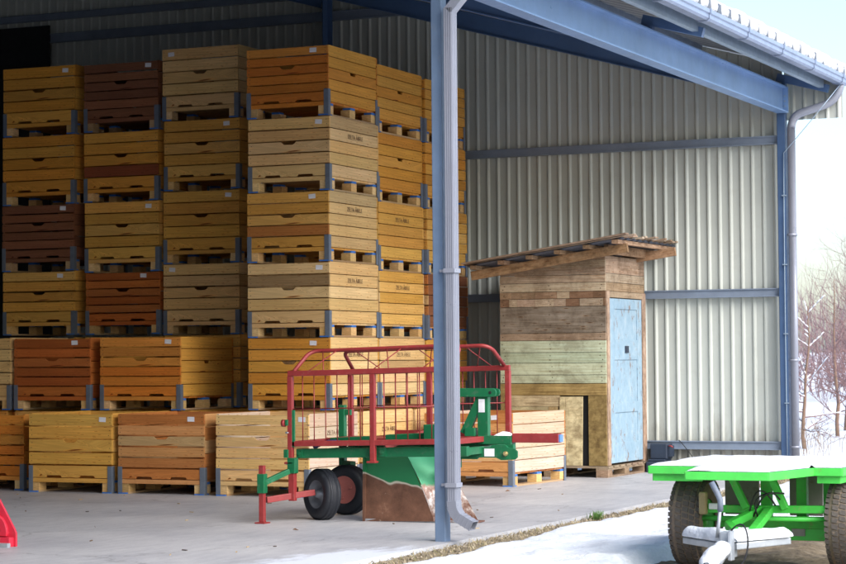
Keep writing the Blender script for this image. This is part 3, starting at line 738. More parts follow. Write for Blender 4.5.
# tall back stacks: tops measured
def tower(xs0, W, y0, zs, specs, D=1.17):
    for (z0, z1), sp in zip(zs, specs):
        lab, pal, nb, st = sp[:4]; kw = sp[4] if len(sp) > 4 else {}
        crate(lab, xs0 + random.uniform(-.012, .008), y0 + random.uniform(-.006, .006), z0 + .002, W + kw.pop('dw', 0), D, z1 - z0 - .004, pal, nb, st, **kw)
for x in (-15.16, -14.02, -12.955):
    for k in range(2 if x < -13 else 1): crate(HID, x, 21.65, .82 * k, 1.0, 1.17, .815, 'yellow', 5, group=HG)
tower(-15.158, 1.0, 21.65, [(1.665, 2.415), (2.415, 3.195), (3.195, 4.01), (4.01, 4.826)], [
 ('yellow crate at the foot of the leftmost tall stack, above the dark red crate', 'yellow', 5, .30),
 ('dark brown crate in the leftmost tall stack, third from its top', 'brown', 6, .35),
 ('amber crate in the leftmost tall stack, second from its top', 'amber', 5, None),
 ('amber crate on top of the leftmost tall stack', 'amber', 5, .37)])
tower(-14.022, 1.0, 21.65, [(1.66, 2.38), (2.38, 3.195), (3.195, 4.01), (4.01, 4.804)], [
 ('glossy red brown crate at the foot of the second stack from the left', 'red', 6, .28),
 ('yellow crate in the second stack from the left, below the one with a red plank', 'yellow', 5, .36),
 ('yellow crate with one red plank in the second stack from left', 'amber', 5, None, {'odd': (1, (0.30, 0.08, 0.03))}),
 ('dark brown crate on top of the second stack from the left', 'brown', 6, .37)])
tower(-12.955, .985, 21.65, [(.825, 1.645), (1.645, 2.453), (2.453, 3.286), (3.286, 4.09), (4.09, 4.918)], [
 ('yellow crate mostly hidden behind the raised orange crate, low in the third stack', 'yellow', 5, None),
 ('pale crate at the visible foot of the third stack from left, sticker at left', 'pale', 5, -.38),
 ('yellow crate in the third stack from the left, third from its top', 'yellow', 5, .36),
 ('pale yellow crate in the third stack from the left, second from its top', 'yellow', 5, .33),
 ('pale crate on top of the third stack from the left, the highest of all', 'pale', 5, -.38)])
ZT = [(.822, 1.585), (1.585, 2.378), (2.378, 3.12), (3.12, 3.905), (3.905, 4.648)]
tower(-11.215, .965, 20.47, ZT, [
 ('amber crate at the foot of the near corner stack, right behind the red hoops', 'amber', 5, .30, {'stamp': True, 'sidepal': 'pale'}),
 ('pale crate with stained second plank in the near corner stack, second from its foot', 'pale', 5, .38, {'stamp': True, 'sidepal': 'pale', 'odd': (3, (0.40, 0.26, 0.13))}),
 ('yellow crate with one orange plank in the middle of the near corner stack', 'yellow', 5, .30, {'stamp': True, 'sidepal': 'pale', 'odd': (1, (0.45, 0.18, 0.045))}),
 ('pale crate in the near corner stack, right under its orange top crate', 'pale', 5, .37, {'stamp': True, 'sidepal': 'pale'}),
 ('orange varnished crate on top of the near corner stack', 'orange', 6, .32, {'sidehandle': True, 'sidepal': 'amber'})], D=1.195)
tower(-11.235, .975, 21.685, [(.82, 1.583), (1.583, 2.32), (2.32, 3.08), (3.08, 3.84), (3.84, 4.59)], [
 ('pale stamped crate at the foot of the stack behind the corner stack', 'pale', 5, None, {'stamp': True, 'sidepal': 'pale'}),
 ('pale stamped crate, second from the foot in the stack behind the corner stack', 'pale', 5, None, {'stamp': True, 'sidepal': 'yellow'}),
 ('honey coloured stamped crate in the middle of the stack behind the corner stack', 'yellow', 5, None, {'stamp': True, 'sidepal': 'yellow'}),
 ('honey crate with hand hole, second from top in the stack behind the corner stack', 'amber', 5, None, {'sidehandle': True, 'sidepal': 'amber'}),
 ('honey crate with hand hole on top of the stack behind the corner stack', 'amber', 5, None, {'sidehandle': True, 'sidepal': 'amber'})], D=1.195)
tower(-11.205, .975, 22.90, [(.81, 1.57), (1.57, 2.32), (2.32, 3.07), (3.07, 3.83), (3.83, 4.565)], [
 ('honey crate at the foot of the stack half hidden behind the steel post', 'yellow', 5, None),
 ('dull brown crate second from the foot in the stack half hidden by the steel post', 'mixed', 5, None, {'sidepal': 'brown'}),
 ('honey crate in the middle of the stack half hidden by the steel post', 'yellow', 5, None, {'sidepal': 'yellow'}),
 ('honey crate second from the top in the stack half hidden by the steel post', 'amber', 5, None, {'sidepal': 'amber'}),
 ('honey crate on top of the stack half hidden behind the steel post', 'amber', 5, None, {'sidepal': 'amber'})])
crate('low orange brown crate with pale right end standing in front of the shed', -9.62, 21.49, 0, 1.05, 1.34, .775, 'mixed', 6, .30, False, sidepal='grey', rot=R(-4), nbs=5, group='loose crates on the floor')

# ------------------------------------------------------------------ shed
sx0, sx1, sy0, sy1 = -9.53, -8.25, 23.38, 24.76
shed = thing('wooden_shed', 'narrow shed of patched old boards with a pale blue door and lean-to roof', 'shed', ((sx0 + sx1) / 2, (sy0 + sy1) / 2, .13))
zb = .132
def slope_z(x): return 2.30 + (x - sx0) * .15
GREY = [(0.30, 0.235, 0.175), (0.36, 0.285, 0.215), (0.26, 0.195, 0.14), (0.40, 0.33, 0.26)]
b = MB(); z = 1.06
courses = [(1.06, 1.155, 'g'), (1.155, 1.29, 'g'), (1.29, 1.41, 'g'), (1.41, 1.545, 'g'), (1.545, 1.63, 'w1'), (1.63, 1.93, 'w2'), (1.93, 2.02, 'w3'), (2.02, 2.10, 'w4'), (2.10, 2.20, 'w5')]
GR = [(0.48, 0.56, 0.41), (0.50, 0.58, 0.43), (0.44, 0.53, 0.38), (0.51, 0.58, 0.44)]
bp = MB()
for i, (za, zc, k) in enumerate(courses):
    if k == 'g': bp.box(sx0, sx1, sy0, sy0 + .022, za + .003, zc - .002, jit(GR[i % 4], .05))
    else:
        c = {'w1': (0.36, 0.28, 0.21), 'w2': (0.335, 0.28, 0.235), 'w3': (0.55, 0.45, 0.34), 'w4': (0.38, 0.27, 0.18), 'w5': (0.54, 0.45, 0.34)}[k]
        if k in ('w3', 'w4'):
            xa = sx0
            while xa < sx1 - .01:
                xb = min(sx1, xa + random.uniform(.09, .3)); b.box(xa + .002, xb, sy0 + random.uniform(0, .004), sy0 + .022, za + .003, zc - .002, jit(random.choice([c, (0.36, 0.26, 0.17), (0.24, 0.15, 0.09), (0.45, 0.36, 0.27)]), .1)); xa = xb
        else: b.box(sx0, sx1, sy0 + random.uniform(0, .004), sy0 + .022, za + .003, zc - .002, jit(c))
# tapering top boards under the roof
zz = 2.20
for (za, c) in ((2.203, (0.50, 0.40, 0.30)), (2.29, (0.42, 0.33, 0.25)), (2.37, (0.47, 0.37, 0.27)), (2.454, (0.36, 0.27, 0.19))):
    zc = za + .082
    xa = max(sx0, sx0 + (za - 2.30) / .15)
    pts = [(xa, za), (sx1, za), (sx1, min(zc, slope_z(sx1)))]
    xcut = sx0 + (zc - 2.30) / .15
    if xcut < sx1: pts += [(max(xcut, sx0), zc)]
    if xcut <= sx0 or za < slope_z(sx0): pts += [(sx0, min(zc, slope_z(sx0)))]
    if len(pts) > 2: b.prism(pts, lambda a, c_, d: (a, sy0 + .001 + d, c_), .022, jit(c))
for za, zc, k in courses:
    tgt = bp if k == 'g' else b
    for xn in (sx0 + .04, sx0 + .62, sx1 - .05):
        for f in ((.3, .7) if zc - za > .09 else (.5,)):
            xq, zq = xn + random.uniform(-.02, .02), za + (zc - za) * f; tgt.box(xq - .005, xq + .005, sy0 - .0012, sy0 + .002, zq - .005, zq + .005, (0.06, 0.04, 0.03))
b.obj('plank_wall', M['old_wood'], shed); bp.obj('painted_plank_wall', M['peeled'], shed)
# lower patched panel: old yellow ochre boards with a dark gap
b = MB(); OC = (0.40, 0.29, 0.115); CR = (0.60, 0.53, 0.34)
b.box(sx0, sx1, sy0 - .004, sy0 + .02, .925, 1.056, jit(OC)); b.box(sx0, sx0 + .05, sy0, sy0 + .02, zb, .922, jit(OC))
b.box(sx0 + .053, sx0 + .72, sy0, sy0 + .02, .80, .922, jit(CR)); b.box(sx0 + .053, sx0 + .58, sy0 + .003, sy0 + .02, zb, .797, jit(CR))
b.box(sx0 + .583, sx0 + .70, sy0, sy0 + .02, zb, .797, jit((0.46, 0.37, 0.18)))
b.hexa([(x, y, z_) for z_, xa, xb in ((zb, .705, .985), (.91, .725, 1.0)) for y in (sy0 - .012, sy0 + .01) for x in (sx0 + xa, sx0 + xb)], jit(CR))
b.box(sx0 + .80, sx0 + .806, sy0 - .015, sy0 - .012, zb, .9, jit(CR))
b.box(sx0 + 1.065, sx1, sy0, sy0 + .02, zb, .922, jit(OC))
b.obj('patched_panel', M['patched'], shed)
b = MB(); b.box(sx0 + .02, sx1 - .03, sy0 + .05, sy0 + .06, zb, 2.2); b.obj('dark_backing', M['dark'], shed)  # near-black sheet behind the boards, visible through their gaps
b = MB()
for (y0_, y1_) in ((sy1 - .02, sy1),): b.box(sx0, sx1 - .002, y0_, y1_, zb, 2.30, jit(GREY[0]))
b.box(sx0, sx0 + .02, sy0 + .025, sy1 - .025, zb, 2.29, jit(GREY[1])); b.obj('plank_wall', M['old_wood'], shed)
# door side (+X face)
b = MB(); xw = sx1
for za, zc, c in ((2.10, 2.20, (0.42, 0.31, 0.2)), (2.20, 2.30, (0.46, 0.38, 0.29)), (2.30, 2.50, (0.40, 0.30, 0.22))): b.box(xw - .022, xw + random.uniform(0, .004), sy0 + .024, sy1, za + .003, zc - .002, jit(c))
b.obj('plank_wall', M['old_wood'], shed)
b = MB(); c = (0.42, 0.32, 0.25)
b.box(xw - .05, xw + .012, sy0 + .024, sy0 + .115, zb, 2.10, jit(c)); b.box(xw - .05, xw + .012, sy1 - .12, sy1 + .01, zb, 2.10, jit(c)); b.box(xw - .05, xw + .016, sy0 + .115, sy1 - .12, 2.03, 2.097, jit((0.42, 0.33, 0.24)))
b.obj('door_frame', M['old_wood'], shed)
def blue_mat():
    m, nt, bb = new_mat('flaking_blue_paint'); tc = N(nt, 'ShaderNodeTexCoord'); o_ = tc.outputs['Object']
    n = noise_n(nt, mapping(nt, o_, (1, 5, 3.5)), 2.2, 7, 0.7)
    r = ramp(nt, [(0.3, (0.20, 0.31, 0.40)), (0.55, (0.27, 0.385, 0.47)), (0.75, (0.38, 0.46, 0.51))]); L(nt, n.outputs['Fac'], r.inputs[0])
    n2 = noise_n(nt, mapping(nt, o_, (1, 4, 2.2)), 2.6, 9, 0.8); k = ramp(nt, [(0.565, (0, 0, 0)), (0.61, (1, 1, 1))]); L(nt, n2.outputs['Fac'], k.inputs[0])
    L(nt, mixc(nt, 'MIX', k.outputs[0], r.outputs[0], (0.20, 0.16, 0.14)), bb.inputs['Base Color']); bb.inputs['Roughness'].default_value = .6
    bump(nt, bb, n2.outputs['Fac'], .3, .004); return m
M['bluedoor'] = blue_mat()
ya, yb = sy0 + .125, sy1 - .13
b = MB(); b.box(xw - .035, xw - .005, ya, yb, zb + .02, 2.02)
for y0_, y1_ in ((ya, ya + .16), (yb - .16, yb)): b.box(xw - .005, xw + .006, y0_, y1_, zb + .02, 2.02)
for z0_, z1_ in ((zb + .02, zb + .25), (.72, .84), (1.32, 1.55), (1.90, 2.02)): b.box(xw - .005, xw + .006, ya + .161, yb - .161, z0_, z1_)
door = b.obj('door', M['bluedoor'], shed, bevel=.004)
b = MB(); b.box(xw + .006, xw + .022, (ya + yb) / 2 - .05, (ya + yb) / 2 + .05, 1.40, 1.48); b.obj('latch', M['navy'], door).matrix_parent_inverse.identity()
# roof: rafters, battens, corrugated roofing and thin boards
rx0, rx1, ry0, ry1 = -9.78, -7.90, 22.93, 24.95
def rz(x): return 2.345 + (x - rx0) * .145
roof = None
b = MB(); n_ = 40; rows = [[], []]
for k in range(n_ + 1):
    y = ry0 + (ry1 - ry0) * k / n_; d = .012 * math.sin(k * 1.57)
    rows[0].append((rx0, y, rz(rx0) + d + .05)); rows[1].append((rx1, y, rz(rx1) + d + .05))
b.grid(rows); roof = b.obj('roof', M['roofing'], shed)
b = MB()
for k in range(13):
    y = ry0 - .01 + k * (ry1 - ry0) / 12; dl = random.uniform(-.03, .13)
    b.bar((rx0 - .04 + random.uniform(-.06, .08), y + random.uniform(-.02, .02), rz(rx0) + .072 + random.uniform(0, .02)), (rx1 + dl, y + random.uniform(-.03, .03), rz(rx1) + .072 + random.uniform(0, .025)), random.uniform(.06, .12), .018, jit(random.choice([(0.50, 0.40, 0.31), (0.58, 0.48, 0.38), (0.42, 0.33, 0.25), (0.54, 0.40, 0.28)]), .14))
b.obj('roof_boards', M['old_wood'], roof)
b = MB()
for k in range(6):
    x = rx0 + .10 + k * .34; b.bar((x, ry0 + .02, rz(x) + .022), (x, ry1 - .04, rz(x) + .022), .075, .045, jit((0.42, 0.29, 0.19)))
b.obj('batten', M['old_wood'], roof)
for y in (ry0 + .22, sy1 - .25):
    b = MB(); b.bar((rx0 - .0, y, rz(rx0) - .052), (rx1 + .12 * (y > 24), y, rz(rx1) - .052 + .012 * (y > 24)), .045, .10, jit((0.42, 0.27, 0.16))); b.obj('roof_beam', M['old_wood'], roof)
b = MB(); b.bar((rx1 - .26, ry0 + .24, rz(rx1) - .06), (rx1 - .26, ry1 - .02, rz(rx1) - .06), .05, .10, jit((0.40, 0.26, 0.16))); b.obj('roof_beam', M['old_wood'], roof)
# its pallet
b = MB(); pal_ = thing('wooden_pallet', 'weathered wooden pallet carrying the patched shed with the blue door', 'pallet', (-8.9, 24.07, 0)) 
for k in range(7):
    y = sy0 - .03 + k * .21; b.box(sx0 - .02, sx1 + .03, y, y + .14, .105, .128, jit((0.33, 0.26, 0.19)))
b.obj('deck_boards', M['old_wood'], pal_)
for x in (sx0 + .01, -9.0, -8.37):
    b = MB()
    for y in (sy0 - .03, sy0 + .55, sy1 - .16): b.box(x, x + .14, y, y + .15, .02, .083, jit((0.30, 0.22, 0.15)))
    b.box(x, x + .14, sy0 - .03, sy1 - .01, 0, .02, jit((0.30, 0.23, 0.17))); b.box(x, x + .14, sy0 - .03, sy1 - .01, .083, .105, jit((0.30, 0.23, 0.17)))
    b.obj('skid', M['old_wood'], pal_)
# dark machine by the wall
mc = thing('dark_machine', 'small dark navy machine on a low base by the wall, above the cart bed', 'machine', (-8.0, 24.82, 0))
b = MB(); b.box(-8.175, -7.965, 24.68, 24.9, .15, .335); b.obj('housing', M['navy'], mc, bevel=.015)
b = MB(); b.box(-8.21, -7.70, 24.62, 24.92, .0, .125); b.box(-8.19, -7.98, 24.64, 24.9, .125, .152); b.obj('base', M['navy'], mc, bevel=.01)
b = MB(); b.box(-7.96, -7.935, 24.70, 24.86, .18, .31); b.obj('control_panel', M['navy'], mc)
b = MB(); b.tube(bez((-7.95, 24.7, .305), (-7.92, 24.68, .32), (-7.90, 24.7, .29), 5), .008, 6); b.obj('red_lever', M['red'], mc)
b = MB(); b.tube(bez((-7.90, 24.93, .37), (-7.80, 24.9, .28), (-7.70, 24.85, .16), 8), .005, 6); b.obj('power_cable', M['cable'], mc)

# ------------------------------------------------------------------ the implement with cage
imp = thing('tractor_scoop_cart', 'green and red tractor implement with railed cage, worn earth scoop and two small wheels', 'farm implement', (-7.9, 17, 0))
TI = .022
def tz(x, z): return z + (x + 8.6) * TI
XL, XR, YF, YB = -8.59, -7.085, 16.4, 17.55
def rail_bar(b, x0, x1, y, z, w_=.04, h_=.045): b.bar((x0, y, tz(x0, z)), (x1, y, tz(x1, z)), w_, h_)
for y in (YF, YB):
    b = MB(); rail_bar(b, XL - .02, XR + .02, y, 1.235); b.obj('top_rail', M['red'], imp, bevel=.005)
    b = MB(); rail_bar(b, XL, XR, y, .645); b.obj('bottom_rail', M['red'], imp, bevel=.005)
    for x in (XL, -7.825, XR):
        b = MB(); b.box(x - .022, x + .022, y - .022, y + .022, tz(x, .49 if y == YF else .55), tz(x, 1.212))
        if y == YF: b.box(x - .045, x + .035, y - .04, y + .03, tz(x, .478), tz(x, .495))
        b.obj('cage_post', M['red'], imp, bevel=.004)
    b = MB(); n_ = 13
    for k in range(1, n_ + 1):
        x = XL + (XR - XL) * k / (n_ + 1)
        if min(abs(x - q) for q in (XL, -7.825, XR)) < .04: continue
        b.tube([(x, y + .012, tz(x, .66)), (x, y + .012, tz(x, 1.22))], .0045, 6)
    b.tube([(XL, y + .002, tz(XL, .935)), (XR, y + .002, tz(XR, .935))], .0055, 6)
    b.obj('cage_bars', M['red'], imp)
    # hoop leaning inwards
    dy = .27 if y == YF else -.27; zt = 1.425
    P = [(XL + .03, y, tz(XL, 1.25))] + bez((XL + .05, y + dy * .75, tz(XL, 1.385)), (XL + .075, y + dy, tz(XL, zt + .005)), (XL + .16, y + dy, tz(XL, zt)), 6) + bez((XR - .16, y + dy, tz(XR, zt)), (XR - .075, y + dy, tz(XR, zt + .005)), (XR - .05, y + dy * .75, tz(XR, 1.385)), 6) + [(XR - .03, y, tz(XR, 1.25))]
    b = MB(); b.tube(P, .017, 10)
    b.obj('hoop', M['red'], imp)
    for xc_ in (-8.35, -7.75, -7.3):
        b = MB()
        for s_ in (-1, 1): b.tube([(xc_ - s_ * .07, y, tz(xc_, 1.25)), (xc_ + s_ * .07, y + dy, tz(xc_, zt))], .0045, 6)
        b.obj('cross_brace', M['red'], imp)
# side rails
for x in (XL, XR):
    b = MB(); b.bar((x, YF + .025, tz(x, 1.235)), (x, YB - .025, tz(x, 1.235)), .04, .045) if x == XL else None
    b.bar((x, YF + .025, tz(x, .645)), (x, YB - .025, tz(x, .645)), .04, .045); b.obj('side_rail', M['red'], imp)
b = MB(); b.box(XL + .03, XR - .03, 17.0, YB - .03, .66, .675); b.box(-8.0, XR - .03, 17.2, 17.24, .69, .74); b.bar((-7.95, 16.9, .60), (-7.55, 17.3, .80), .04, .04); b.obj('cage_floor', M['red'], imp)
# green longitudinal beams
for y in (YF + .065, YB - .07):
    b = MB(); rail_bar(b, XL + .03, -7.0, y, .562, .06, .08); o_ = b.obj('main_beam', M['green'], imp, bevel=.006)
    for x in (XL + .07, -7.75, -7.2):
        b = MB(); b.box(x - .03, x + .03, y - .045, y - .032, tz(x, .53), tz(x, .60)); b.cyl((x, y - .045, tz(x, .565)), (x, y - .06, tz(x, .565)), .014, 8); b.obj('bolt_plate', M['green'], o_)
b = MB()
for x in (-8.5, -7.9, -7.1): b.bar((x, YF + .1, tz(x, .555)), (x, YB - .1, tz(x, .555)), .06, .06)
b.obj('cross_beam', M['green'], imp)
# left end: wheel mast, stand leg
b = MB(); b.box(-8.605, -8.535, 16.36, 16.43, .40, .53); b.box(-8.575, -8.545, 16.38, 16.40, .62, .93); b.box(-8.64, -8.60, 16.36, 16.42, .53, .60); b.box(-8.625, -8.6, 16.36, 16.4, .80, .85); b.obj('mast_sleeve', M['green'], imp, bevel=.004)
b = MB(); b.box(-8.60, -8.545, 16.368, 16.422, .17, .40); b.bar((-8.73, 16.22, .185), (-8.45, 16.55, .235), .05, .05); b.obj('wheel_mast', M['red'], imp, bevel=.004)
b = MB(); b.cyl((-8.66, 16.38, .82), (-8.63, 16.38, .82), .03, 12); b.cyl((-8.63, 16.38, .82), (-8.60, 16.38, .82), .008, 8); b.obj('lock_knob', M['red'], imp)
for z in (.48, .56, .74):
    b = MB(); b.cyl((-8.63, 16.385, z), (-8.60, 16.385, z), .009, 8); b.obj('bolt', M['zinc'], imp)
b = MB(); b.bar((-8.58, 16.34, .42), (-8.68, 16.12, .34), .035, .045); b.box(-8.725, -8.66, 16.05, 16.115, .25, .41); b.obj('stand_bracket', M['green'], imp, bevel=.004)
b = MB(); b.box(-8.715, -8.67, 16.06, 16.105, .012, .48); b.box(-8.74, -8.645, 16.03, 16.135, 0, .012); b.obj('stand_leg', M['red'], imp, bevel=.004)
b = MB(); b.box(-8.64, -8.585, 17.40, 17.46, .42, .95); b.box(-8.585, -8.53, 17.42, 17.45, .86, .91); b.obj('rear_mast', M['green'], imp, bevel=.004)
b = MB(); b.bar((-8.5, 17.32, .43), (-8.5, 17.22, .22), .05, .04); b.bar((-8.60, 17.43, .44), (-8.45, 17.30, .44), .05, .04); b.obj('wheel_fork', M['green'], imp)
# things in the cage: green link pieces and a hose
b = MB(); b.bar((-8.45, 16.9, .655), (-8.05, 16.9, .675), .10, .05); b.bar((-7.95, 16.95, .68), (-7.5, 16.95, .70), .1, .06); b.box(-7.55, -7.38, 16.8, 16.95, .66, .80); b.obj('linkage', M['green'], imp, bevel=.006)
b = MB(); b.tube(bez((-8.55, 16.75, .60), (-8.42, 16.75, .68), (-8.3, 16.8, .64), 8), .018, 8); b.obj('hose', M['bluehose'], imp)
# wheels
def small_wheel(c, ax, rim, R_=.213, wd=.15):
    a = Vector(ax).normalized(); h = wd / 2; b = MB()
    prof = [(.115, -h * .8), (.13, -h * .95), (.165, -h), (.19, -h * .9), (.205, -h * .65), (R_, -h * .3), (R_, h * .3), (.205, h * .65), (.19, h * .9), (.165, h), (.13, h * .95), (.115, h * .8)]
    b.lathe(prof, c, a, 40); t = b.obj('wheel', M['rubber'], imp)
    b = MB()
    for o_ in (-.035, 0, .035): b.lathe([(R_ - .002, o_ - .012), (R_ + .004, o_ - .008), (R_ + .004, o_ + .008), (R_ - .002, o_ + .012)], c, a, 40)
    b.obj('tread_ribs', M['rubber'], t)
    b = MB()
    if rim == 'pinkrim':
        b.lathe([(.118, -h * .8), (.122, h * .86), (.112, h * .80), (.03, h * .62), (.001, h * .62)], c, a, 32)
        e1 = a.orthogonal().normalized(); e2 = a.cross(e1)
        for k in range(3):
            th = k * 2.09 + .6; p = Vector(c) + (e1 * math.cos(th) + e2 * math.sin(th)) * .07 + a * (h * .7); b.cyl(p, p + a * .012, .012, 6)
    else:
        b.lathe([(.118, -h * .8), (.122, h * .86), (.112, h * .80), (.10, h * .3), (.06, h * .1), (.04, h * .45), (.025, h * .9), (.001, h * .9)], c, a, 32)
    b.obj('rim', M[rim], t)
small_wheel((-8.41, 16.62, .215), (-.50, -.86, 0.03), 'greyrim')
small_wheel((-8.47, 17.22, .217), (-.05, -1.0, 0.04), 'pinkrim')
# scoop
b = MB()
fold_t, fold_b = (-7.60, 16.57, .56), (-7.36, 16.57, .012)
A, Bq = (-8.0, 16.60, .565), (-8.0, 16.585, .0)
def curved(p_t, p_b, bow, n_=8):
    pt, pb = Vector(p_t), Vector(p_b); return [pt.lerp(pb, k / n_) + Vector((0, bow * math.sin(math.pi * k / n_), 0)) for k in range(n_ + 1)]
rows = [curved(Vector(A).lerp(Vector(fold_t), k / 6), Vector(Bq).lerp(Vector(fold_b), k / 6), .02) for k in range(7)]
b.grid(rows); b.grid([[p + Vector((0, .012, 0)) for p in r_] for r_ in rows], flip=True)
b.bar(A, Bq, .02, .03, up=(0, 1, 0)); sc = b.obj('scoop', M['scoop'], imp)
b = MB(); Ct, Cb = Vector((-7.46, 16.86, .56)), Vector((-6.97, 16.60, .005))
rows = [curved(Vector(fold_t).lerp(Ct, k / 6), Vector(fold_b).lerp(Cb, k / 6), .05) for k in range(7)]
b.grid(rows); b.grid([[p + Vector((0, .012, 0)) for p in r_] for r_ in rows], flip=True); b.obj('scoop_wing', M['scoopshine'], sc)
b = MB(); b.box(-8.0, -7.0, 16.585, 16.61, .0, .022); b.obj('cutting_edge', M['zinc'], sc)
b = MB(); b.box(-7.97, -7.0, 16.62, 16.80, .004, .016); b.obj('scoop_floor', M['rust'], sc)
b = MB()
for x in (-7.85, -7.3): b.box(x - .03, x + .03, 16.9, 16.96, .44, .53); b.box(x - .02, x + .02, 16.62, 16.9, .46, .52)
b.obj('scoop_mount', M['green'], imp)
# hitch on the right
hy = 17.0
def plate(b, pts, y0, y1): b.prism(pts, lambda a, c, d: (a, y0 + d, c), y1 - y0)
b = MB(); r_ = .036; zc = 1.065
pts = [(-7.5, zc - r_), (-6.985, zc - r_), (-6.958, zc - r_ * .7), (-6.95, zc), (-6.958, zc + r_ * .7), (-6.985, zc + r_), (-7.5, zc + r_)]
plate(b, pts, hy - .05, hy - .034); plate(b, pts, hy + .034, hy + .05)
b.bar((-7.26, hy, .72), (-7.10, hy, 1.03), .07, .05, up=(0, 1, 0)); b.obj('top_link_arm', M['green'], imp, bevel=.003)
b = MB(); b.cyl((-7.005, hy - .053, zc), (-7.005, hy + .053, zc), .013, 12); b.obj('link_pin', M['cable'], imp)
b = MB(); b.box(-7.13, -7.035, hy - .03, hy + .03, .70, 1.03); mast = b.obj('hitch_post', M['green'], imp, bevel=.004)
b = MB(); b.box(-7.118, -7.062, hy - .0325, hy - .031, .90, 1.01); b.obj('sticker', M['paper'], mast)
b = MB(); b.box(-7.12, -6.82, hy - .05, hy + .05, .635, .705); b.box(-7.24, -7.15, hy - .05, hy + .02, .70, .77); b.obj('hitch_channel', M['green'], imp, bevel=.004)
b = MB(); pts = [(-7.28, .51), (-7.12, .51), (-7.10, .525), (-6.95, .525), (-6.90, .505), (-6.78, .51), (-6.755, .53), (-6.755, .58), (-6.78, .60), (-6.84, .61), (-6.86, .63), (-6.98, .63), (-7.0, .61), (-7.28, .61)]
plate(b, pts, hy - .075, hy - .055); b.obj('clevis_plate', M['green'], imp, bevel=.003)
b = MB(); b.box(-7.05, -6.96, hy - .079, hy - .0765, .535, .60); b.obj('sticker', M['paper'], imp)
for x in (-7.185, -6.855):
    b = MB(); b.cyl((x, hy - .10, .56), (x, hy - .076, .56), .020, 8); b.cyl((x, hy - .115, .56), (x, hy - .10, .56), .011, 8); b.obj('hitch_bolt', M['brass'], imp)
b = MB(); b.box(-6.818, -6.405, hy - .04, hy + .04, .65, .725); tb = b.obj('drawbar_tube', M['red'], imp, bevel=.006)
b = MB(); b.box(-6.405, -6.392, hy - .034, hy + .034, .657, .718); b.obj('end_cap', M['bluecap'], tb)
b = MB(); rows = []
for i in range(9):
    row = []
    for j in range(9):
        u_, v_ = i / 8 - .5, j / 8 - .5; rr = max(abs(u_), abs(v_)) * 2
        row.append((-6.90 + u_ * .15, hy + v_ * .10, .709 + .05 * (1 - rr ** 1.3) * (0.6 + 1.1 * abs(ns(u_ * 7, v_ * 7, 3))) - .002 * rr))
    rows.append(row)
b.grid(rows); o_ = b.obj('rag', M['rag'], None, (-6.9, hy, .71)); tag(o_, 'crumpled white rag lying on the green hitch of the implement', 'rag')

# ------------------------------------------------------------------ green cart
cart = thing('flatbed_cart', 'bright green flatbed farm cart with muddy tyres and snow on its bed', 'cart', (-3.95, 14.4, -.06))
bx0, bx1, by0, by1 = -4.655, -3.35, 14.02, 15.35; nx0, nx1, ny = -4.20, -3.66, 13.38
zt = .625
b = MB(); out = [(bx0, by0), (nx0 - .10, by0), (nx0, ny), (nx1, ny), (nx1 + .12, by0), (bx1, by0), (bx1, by1), (bx0, by1)]
b.prism(out, lambda a, c, d: (a, c, zt - .008 - d), .02)
def lip(p, q, h0, h1, t=.012): b.bar((*p, (h0 + h1) / 2), (*q, (h0 + h1) / 2), t, h1 - h0)
for p, q in zip(out, out[1:] + out[:1]):
    lip(p, q, zt - .052, zt)
bed = b.obj('bed', M['lime'], cart, bevel=.003)
b = MB()
ins = .025
for (p, q) in (((bx0 + ins, by0 + ins), (nx0 - .09, by0 + ins)), ((nx1 + .14, by0 + ins), (bx1 - .02, by0 + ins)), ((bx0 + ins, by0 + ins), (bx0 + ins, by1 - ins)), ((bx1 - ins, by0 + ins), (bx1 - ins, by1 - ins)), ((bx0 + ins, by1 - ins), (bx1 - ins, by1 - ins))):
    b.bar((*p, zt - .075), (*q, zt - .075), .012, .05)
b.obj('bed_skirt', M['limedirty'], bed)
# snow on the bed: two sheets with soft edges
b = MB()
def snow_sheet(rows_xy, edges):
    rows = []; nr = len(rows_xy); nc = len(rows_xy[0])
    for r_, row in enumerate(rows_xy):
        out_ = []
        for c_, (x, y) in enumerate(row):
            f = edges(x, y); out_.append((x, y, zt + .001 + (.020 + .008 * ns(x * 2.2, y * 2.2, 3) + .004 * ns(x * 9, y * 9, 1)) * min(1, max(0, f) / .05) ** .5 + (.0015 if f <= 0 else 0)))
        rows.append(out_)
    b.grid(rows)
def wob(x, y, a): return a * ns(x * 5, y * 5, 6)
lft = lambda y: bx0 + .008 + .008 * ns(y * 4, 1)
n_ = 60
R1 = [[(bx0 + .006 + (bx1 - bx0 - .012) * c_ / n_, by0 + .004 + (by1 - by0 - .01) * (r_ / 50) ** 1.3) for c_ in range(n_ + 1)] for r_ in range(51)]
def e1(x, y):
    fr = y - by0 - .012 + wob(x, y, .01) if not (nx0 - .10 < x < nx1 + .12) else 1
    return min(x - bx0 - .012, bx1 - .012 - x, by1 - .03 - y, fr)
snow_sheet(R1, e1)
R2 = []
for r_ in range(31):
    t = 1 - r_ / 30; y = by0 + .004 + (ny + .006 - by0) * t; xa, xb = nx0 - .10 * (1 - t) + .006, nx1 + .12 * (1 - t) - .006
    R2.append([(xa + (xb - xa) * c_ / 40, y) for c_ in range(41)])
def e2(x, y):
    t = (by0 - y) / (by0 - ny); return min(x - (nx0 - .10 * (1 - t)) - .008, nx1 + .12 * (1 - t) - .03 - x + wob(x, y, .03), y - ny - .012 + wob(x, y, .015)) if t > .03 else 1
snow_sheet(R2, e2)
o_ = b.obj('bed_snow', M['snow']); tag(o_, 'layer of white snow lying on the bed of the green cart', 'snow', None, 'stuff')
